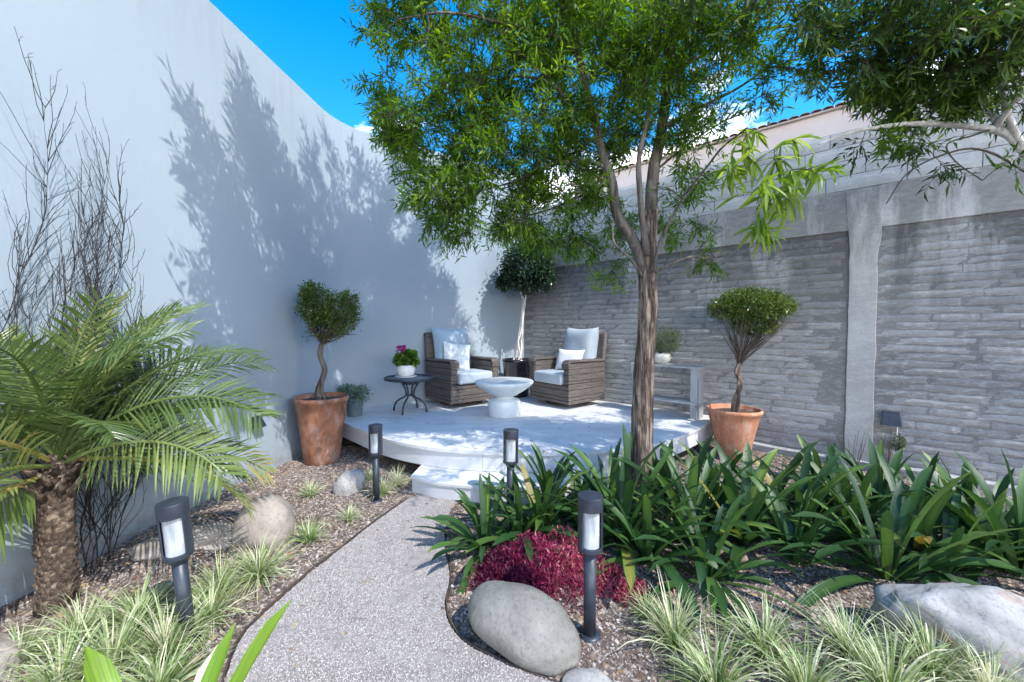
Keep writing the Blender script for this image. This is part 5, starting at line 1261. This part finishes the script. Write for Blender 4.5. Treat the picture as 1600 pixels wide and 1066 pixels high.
for ci_, (bp2, pi, s, rz, lb) in enumerate(cl):
    q = on(*bp2); pi = {0: (0, 5), 1: (1, 6)}.get(pi, (pi,))[ci_ % (2 if pi < 2 else 1)]; s *= r_.uniform(.88, 1.1)
    if pi in used: o = copy_tree(protos[pi])
    else: o = protos[pi]; used.add(pi)
    o.location = (q.x, q.y, gh(q.x, q.y)); o.scale = (s * .97, s * .97, s * .93); o.rotation_euler = (0, 0, rz); o['label'] = lb or 'dark green strap-leaved plant crowded among its like in the bed below the brick wall'
# foreground fleshy plant, bottom left
fp = thing('fleshy_leaf_plant', 'bright lime-green fleshy leaves of a plant at the bottom, left of the path', 'plant', (-0.86, 0.92, gh(-.86, .92)))
for az, el, L, w, cu, tn in ((50, 66, .60, .062, .45, .5), (150, 62, .56, .06, .75, .4), (80, 70, .50, .05, .4, .1), (-60, 50, .40, .05, .7, .6), (20, 52, .46, .05, .6, .3), (-140, 55, .42, .05, .6, .5)):
    o = link(bpy.data.objects.new('leaf', strap_mesh(L, w, R(el), cu, int(az + 500), M['fore'], tint=tn, fold=.45))); o.parent = fp; o.rotation_euler = (0, 0, R(az))
o = link(bpy.data.objects.new('dry_leaf', strap_mesh(.44, .05, R(70), .6, 5, M['spathe'], fold=.5))); o.parent = fp; o.rotation_euler = (0, 0, R(95))

# ------------------------------------------------------------------ pale grass tufts
def tuft_mesh(seed, nb, Lm, w=.0062, spread=1.0, t0=.6):
    rr = np.random.default_rng(seed); Vs = []; Fs = []; Ts = []; off = 0; k = 5
    for b_i in range(nb):
        az = rr.uniform(0, 2 * PI); e_ = R(rr.uniform(28, 88)) ; L = Lm * rr.uniform(.55, 1.15); cu = rr.uniform(.4, 2.6) * spread; w_ = w * rr.uniform(.6, 1.25)
        p = np.array([math.cos(az), math.sin(az), 0]) * rr.uniform(0, .028); tt = np.clip(t0 + rr.normal() * .24, 0, 1); sd = np.array([-math.sin(az), math.cos(az), 0]) + np.array([0, 0, rr.normal() * .3]); V = []
        yw = rr.normal() * .25
        for i in range(k + 1):
            q = i / k; ww = w_ * (1 - q ** 2.2) * .5 + .0003; V += [p - sd * ww, p + sd * ww]
            a2 = az + yw * q; p = p + np.array([math.cos(a2) * math.cos(e_), math.sin(a2) * math.cos(e_), math.sin(e_)]) * L / k; e_ -= cu / k * (.4 + 1.2 * q)
            p[2] = max(p[2], .004)
            Ts += [np.clip(tt - .45 * (q < .15) - .2 * (q < .4) + .1 * (q > .85), 0, 1)] * 2
        Vs += V; Fs += [(off + 2 * i, off + 2 * i + 1, off + 2 * i + 3, off + 2 * i + 2) for i in range(k)]; off += len(V)
    me = bpy.data.meshes.new('grass_tuft'); me.from_pydata([tuple(v) for v in Vs], [], Fs); at_ = me.attributes.new('tint', 'FLOAT', 'POINT'); at_.data.foreach_set('value', [float(x) for x in Ts]); me.materials.append(M['tuft']); return me
tm = [tuft_mesh(1, 210, .31), tuft_mesh(2, 170, .26, t0=.45), tuft_mesh(3, 190, .28, t0=.72), tuft_mesh(4, 110, .21, t0=.35), tuft_mesh(5, 130, .22, t0=.62), tuft_mesh(6, 230, .30, t0=.55), tuft_mesh(7, 150, .33, .007, 1.2, t0=.5), tuft_mesh(8, 200, .26, t0=.8)]
tufts = [((1055, 1010), 0, 1.1, 'large pale variegated grass tuft right of the tall post lamp'), ((1195, 1020), 2, 1.0, 'pale grass tuft second right of the tall post lamp, on bare soil'), ((1325, 1025), 0, 1.0, 'pale grass tuft just left of the big pale rock'),
         ((1455, 1062), 2, .85, 'pale grass tuft spilling in front of the big pale rock'), ((1120, 1085), 1, 1.0, 'pale grass tuft at the bottom edge, below and between the two left large tufts'), ((1260, 1090), 2, .95, 'pale grass tuft at the bottom edge, middle of the right bed'), ((1010, 965), 3, .75, 'small green-based grass tuft behind the tall post lamp'), ((1390, 1100), 0, 1.0, 'pale grass tuft at the bottom edge, just left of the big pale rock'), ((1545, 1105), 2, .9, 'pale grass tuft at the bottom edge in front of the big pale rock'),
         ((486, 778), 4, .95, 'pale grass tuft in front of the terracotta pot on the left'), ((598, 772), 4, 1.1, 'pale blue-green grass tuft around the small post lamp'), ((482, 850), 3, 1.0, 'green-yellow grass tuft between the sandstone boulder and the path'), ((545, 812), 4, .85, 'small pale tuft at the path edge near the small post lamp'),
         ((575, 750), 4, .9, 'small tuft behind the small post lamp, under the deck edge'), ((620, 760), 2, .7, 'small pale tuft against the left end of the step'), ((405, 905), 1, .9, 'green grass tuft at the foot of the sandstone boulder'), ((345, 930), 0, .95, 'straw-pale grass tuft beside the leaning post lamp'), ((330, 968), 2, .8, 'pale tuft at the right foot of the leaning post lamp'),
         ((215, 985), 1, 1.05, 'grass tuft in front of the bark mound, left of the leaning lamp'), ((120, 1010), 0, .95, 'grass tuft at the foot of the palm trunk'), ((30, 1040), 1, 1.0, 'grass tuft at the lower left edge, left of the palm foot'), ((170, 1060), 2, 1.0, 'straw-pale tuft at the bottom edge below the palm trunk'), ((260, 1030), 0, .9, 'pale tuft at the left foot of the leaning post lamp'), ((90, 1090), 0, 1.0, 'pale tuft in the bottom left corner'), ((245, 1090), 1, .9, 'tuft at the bottom edge beside the lime-green fleshy leaves'), ((300, 995), 3, .8, 'short green tuft directly behind the leaning post lamp')]
for i, (pp, k, s, lb) in enumerate(tufts):
    q = on(*pp); o = link(bpy.data.objects.new('grass_tuft', tm[k])); o.location = (q.x, q.y, gh(q.x, q.y) - .004); s *= .87 * r_.uniform(.78, 1.18); o.data = tm[k if i in (6, 11) else (k, [5, 6, 7, 5][i % 4])[i % 2] if k in (0, 1, 2) else k]; o.scale = (s * r_.uniform(.9, 1.15), s, s * r_.uniform(.85, 1.1)); o.rotation_euler = (r_.uniform(-.15, .15), r_.uniform(-.15, .15), i * 1.3)
    tag(o, lb or ('pale variegated grass tuft along the bottom of the picture, right of the path' if pp[0] > 800 else ('pale grass tuft near the small post lamp and deck' if pp[1] < 800 else 'straw-pale grass tuft in the bed left of the path, below the palm')), 'grass', 'variegated grass tufts')

# ------------------------------------------------------------------ magenta ground cover
q = on(850, 905); mg = thing('magenta_groundcover', 'low magenta-red groundcover plant behind the oval boulder', 'plant', (q.x, q.y, 0)); mg.scale = (1.15, 1.15, 1.25)
n = 11000
cl_ = [(-.17, .03, .13, .11, .11), (-.05, .09, .15, .10, .13), (.06, -.02, .15, .12, .14), (.17, .05, .13, .12, .12), (-.22, -.06, .09, .07, .07), (.10, .14, .13, .08, .13), (.27, -.04, .11, .10, .07), (-.08, -.08, .12, .08, .09), (.36, -.10, .08, .09, .04)]
wt = np.array([c[2] * c[3] for c in cl_]); ci = rng.choice(len(cl_), n, p=wt / wt.sum()); C_ = np.array(cl_)[ci]
ang = rng.uniform(0, 2 * PI, n); rad = rng.uniform(0, 1, n) ** .5 * (1 + .25 * rng.normal(size=n) * .5)
X = C_[:, 0] + rad * np.cos(ang) * C_[:, 2]; Yy = C_[:, 1] + rad * np.sin(ang) * C_[:, 3]
Z = np.maximum(C_[:, 4] * (1 - np.minimum(rad, 1) ** 2) * rng.uniform(.35, 1.12, n), 0) + .006
P = np.stack([X, Yy, Z], 1); D = rng.normal(size=(n, 3)) * .8 + np.array([0, 0, .9])
V, F = leaf_arrays(P, D, rng.uniform(.012, .032, n), rng.uniform(.004, .009, n))
tt = np.clip(.35 + .25 * np.sin(X * 9 + .5) + rng.normal(size=n) * .28 + X * 1.1, 0, 1)
o = quads_np('foliage', V, F, M['magenta'], np.repeat(tt, 4), mg); o['kind'] = 'stuff'
paths = []
for i in range(420):
    a = rng.uniform(0, 2 * PI); r = math.sqrt(rng.uniform()) ; p0 = np.array([r * math.cos(a) * .36, r * math.sin(a) * .25, 0]); hh = .12 * (1 - r ** 2.2) + .02
    p1 = p0 + np.array([rng.normal() * .03, rng.normal() * .03, hh * .6]); paths.append(([p0, p1, p1 + np.array([rng.normal() * .02, rng.normal() * .02, hh * .4])], .0018))
V1, F1 = tubes_np(paths, 3, .0009); o = quads_np('stems', V1, F1, M['magenta'], np.full(len(V1), .15), mg); o['kind'] = 'stuff'

# small wispy plants by the wall
q = on(1403, 745); fs = thing('flower_spike_plant', 'small upright plant with a pale-tipped leafy spike beneath the wall light', 'plant', (q.x, q.y, 0))
mb = MB(); mb.tube([(0, 0, 0), (.005, 0, .38)], .004, 5); mb.build('stalk', M['leaf_box'], fs)
leaf_cloud('foliage', fs, M['leaf_olive'], [((0, 0, .30), (.032, .032, .085), 260), ((0, 0, .05), (.08, .08, .06), 120)], .022, .012)
for px, lb in ((1335, 'thin bare twig sprout in front of the concrete post of the brick wall'), (1385, 'thin forked bare twig sprout just left of the flower spike under the wall light')):
    q = on(px, 742); o = thing('bare_twig', lb, 'twig', (q.x, q.y, 0)); paths = []
    for i in range(7): p0 = np.array([0, 0, 0]); d = np.array([rng.normal() * .12, rng.normal() * .05, .3 + .12 * rng.random()]); paths.append(([p0, p0 + d * .5 + rng.normal(size=3) * .012, p0 + d], .003))
    V1, F1 = tubes_np(paths, 4, .0012); quads_np('stems', V1, F1, M['twig'], np.zeros(len(V1)), o)

# ------------------------------------------------------------------ boulders
def boulder(name, label, p, r, mat, seed, rot=(0, 0, 0), rough=.12, freq=1.3, sub=4, sharp=0.0, group=None):
    bm = bmesh.new(); bmesh.ops.create_icosphere(bm, subdivisions=sub, radius=1)
    for v in bm.verts:
        d = v.co.normalized(); k = 1 + rough * mnoise.noise(d * freq + Vector((seed, 0, 0))) + rough * .4 * mnoise.noise(d * freq * 3 + Vector((0, seed, 0))) + rough * .12 * mnoise.noise(d * freq * 9 + Vector((0, 0, seed)))
        if sharp:
            for a in range(5):
                nn = Vector((mnoise.noise(Vector((a * 3.1, seed, 0))), mnoise.noise(Vector((a * 5.3, 0, seed))), mnoise.noise(Vector((0, a * 2.7, seed))))).normalized(); k = min(k, (1 - sharp) / max(.3, d.dot(nn)) if d.dot(nn) > .3 else k)
        v.co = Vector((d.x * r[0], d.y * r[1], d.z * r[2])) * k
    me = bpy.data.meshes.new(name); bm.to_mesh(me); bm.free(); me.materials.append(mat); me.polygons.foreach_set('use_smooth', [True] * len(me.polygons))
    o = link(bpy.data.objects.new(name, me)); o.location = p; o.rotation_euler = rot; tag(o, label, 'rock', group); return o
boulder('boulder', 'smooth oval grey river boulder beside the path, in front of the magenta plant', (0.05, 1.61, .075), (.25, .16, .12), M['stone_grey'], 3.3, (R(-6), R(11), R(-24)), .10, 1.0)
boulder('boulder', 'rounded sandstone boulder left of the path below the palm fronds', (-1.50, 2.36, .09), (.165, .15, .19), M['stone_warm'], 8.1, (0, .1, .3), .18, 1.2, sharp=.2)
boulder('rock', 'small pointed pale rock between grass tufts near the terracotta pot', (-1.28, 3.10, .045), (.125, .09, .13), M['stone_pale'], 5.2, (0, .35, .5), .3, 1.3, 3, sharp=.25)
boulder('rock', 'large pale streaked rock with rusty edge at the right of the bed', (2.03, 1.47, -.01), (.50, .27, .27), M['stone_pale'], 12.4, (R(8), R(16), R(-12)), .22, 1.3, 5, sharp=.26)
boulder('rock', 'flat pale stone partly under the near end of the oval boulder', (0.27, 1.40, .002), (.10, .07, .03), M['stone_pale'], 2.7, (0, 0, .2), .15, 1.4, 3)
boulder('rock', 'rough bark-brown rock on the mound behind the leaning lamp', (-1.80, 2.17, .09), (.24, .13, .09), M['stone_warm'], 21.7, (0, 0, .5), .3, 1.8, 4, sharp=.1)
boulder('rock', 'crumbly brown rock in the lower left corner beside the palm trunk', (-1.98, 1.46, .03), (.12, .09, .08), M['stone_warm'], 15.7, (0, 0, .2), .3, 1.8, 4)

# trim the strap leaves that would run into the big pale rock or the oval boulder
bpy.context.view_layer.update()
for o in [o for o in S.collection.objects if o.name.startswith('strap_leaf_plant')]:
    for ch in list(o.children):
        W4 = ch.matrix_world
        for v in ch.data.vertices:
            p = W4 @ v.co; a = (p.x - 2.03) / .55; b_ = (p.y - 1.47) / .33; c_ = p.z / .34
            if a * a + b_ * b_ + c_ * c_ < 1 or p.z < -.16:
                bpy.data.objects.remove(ch); break
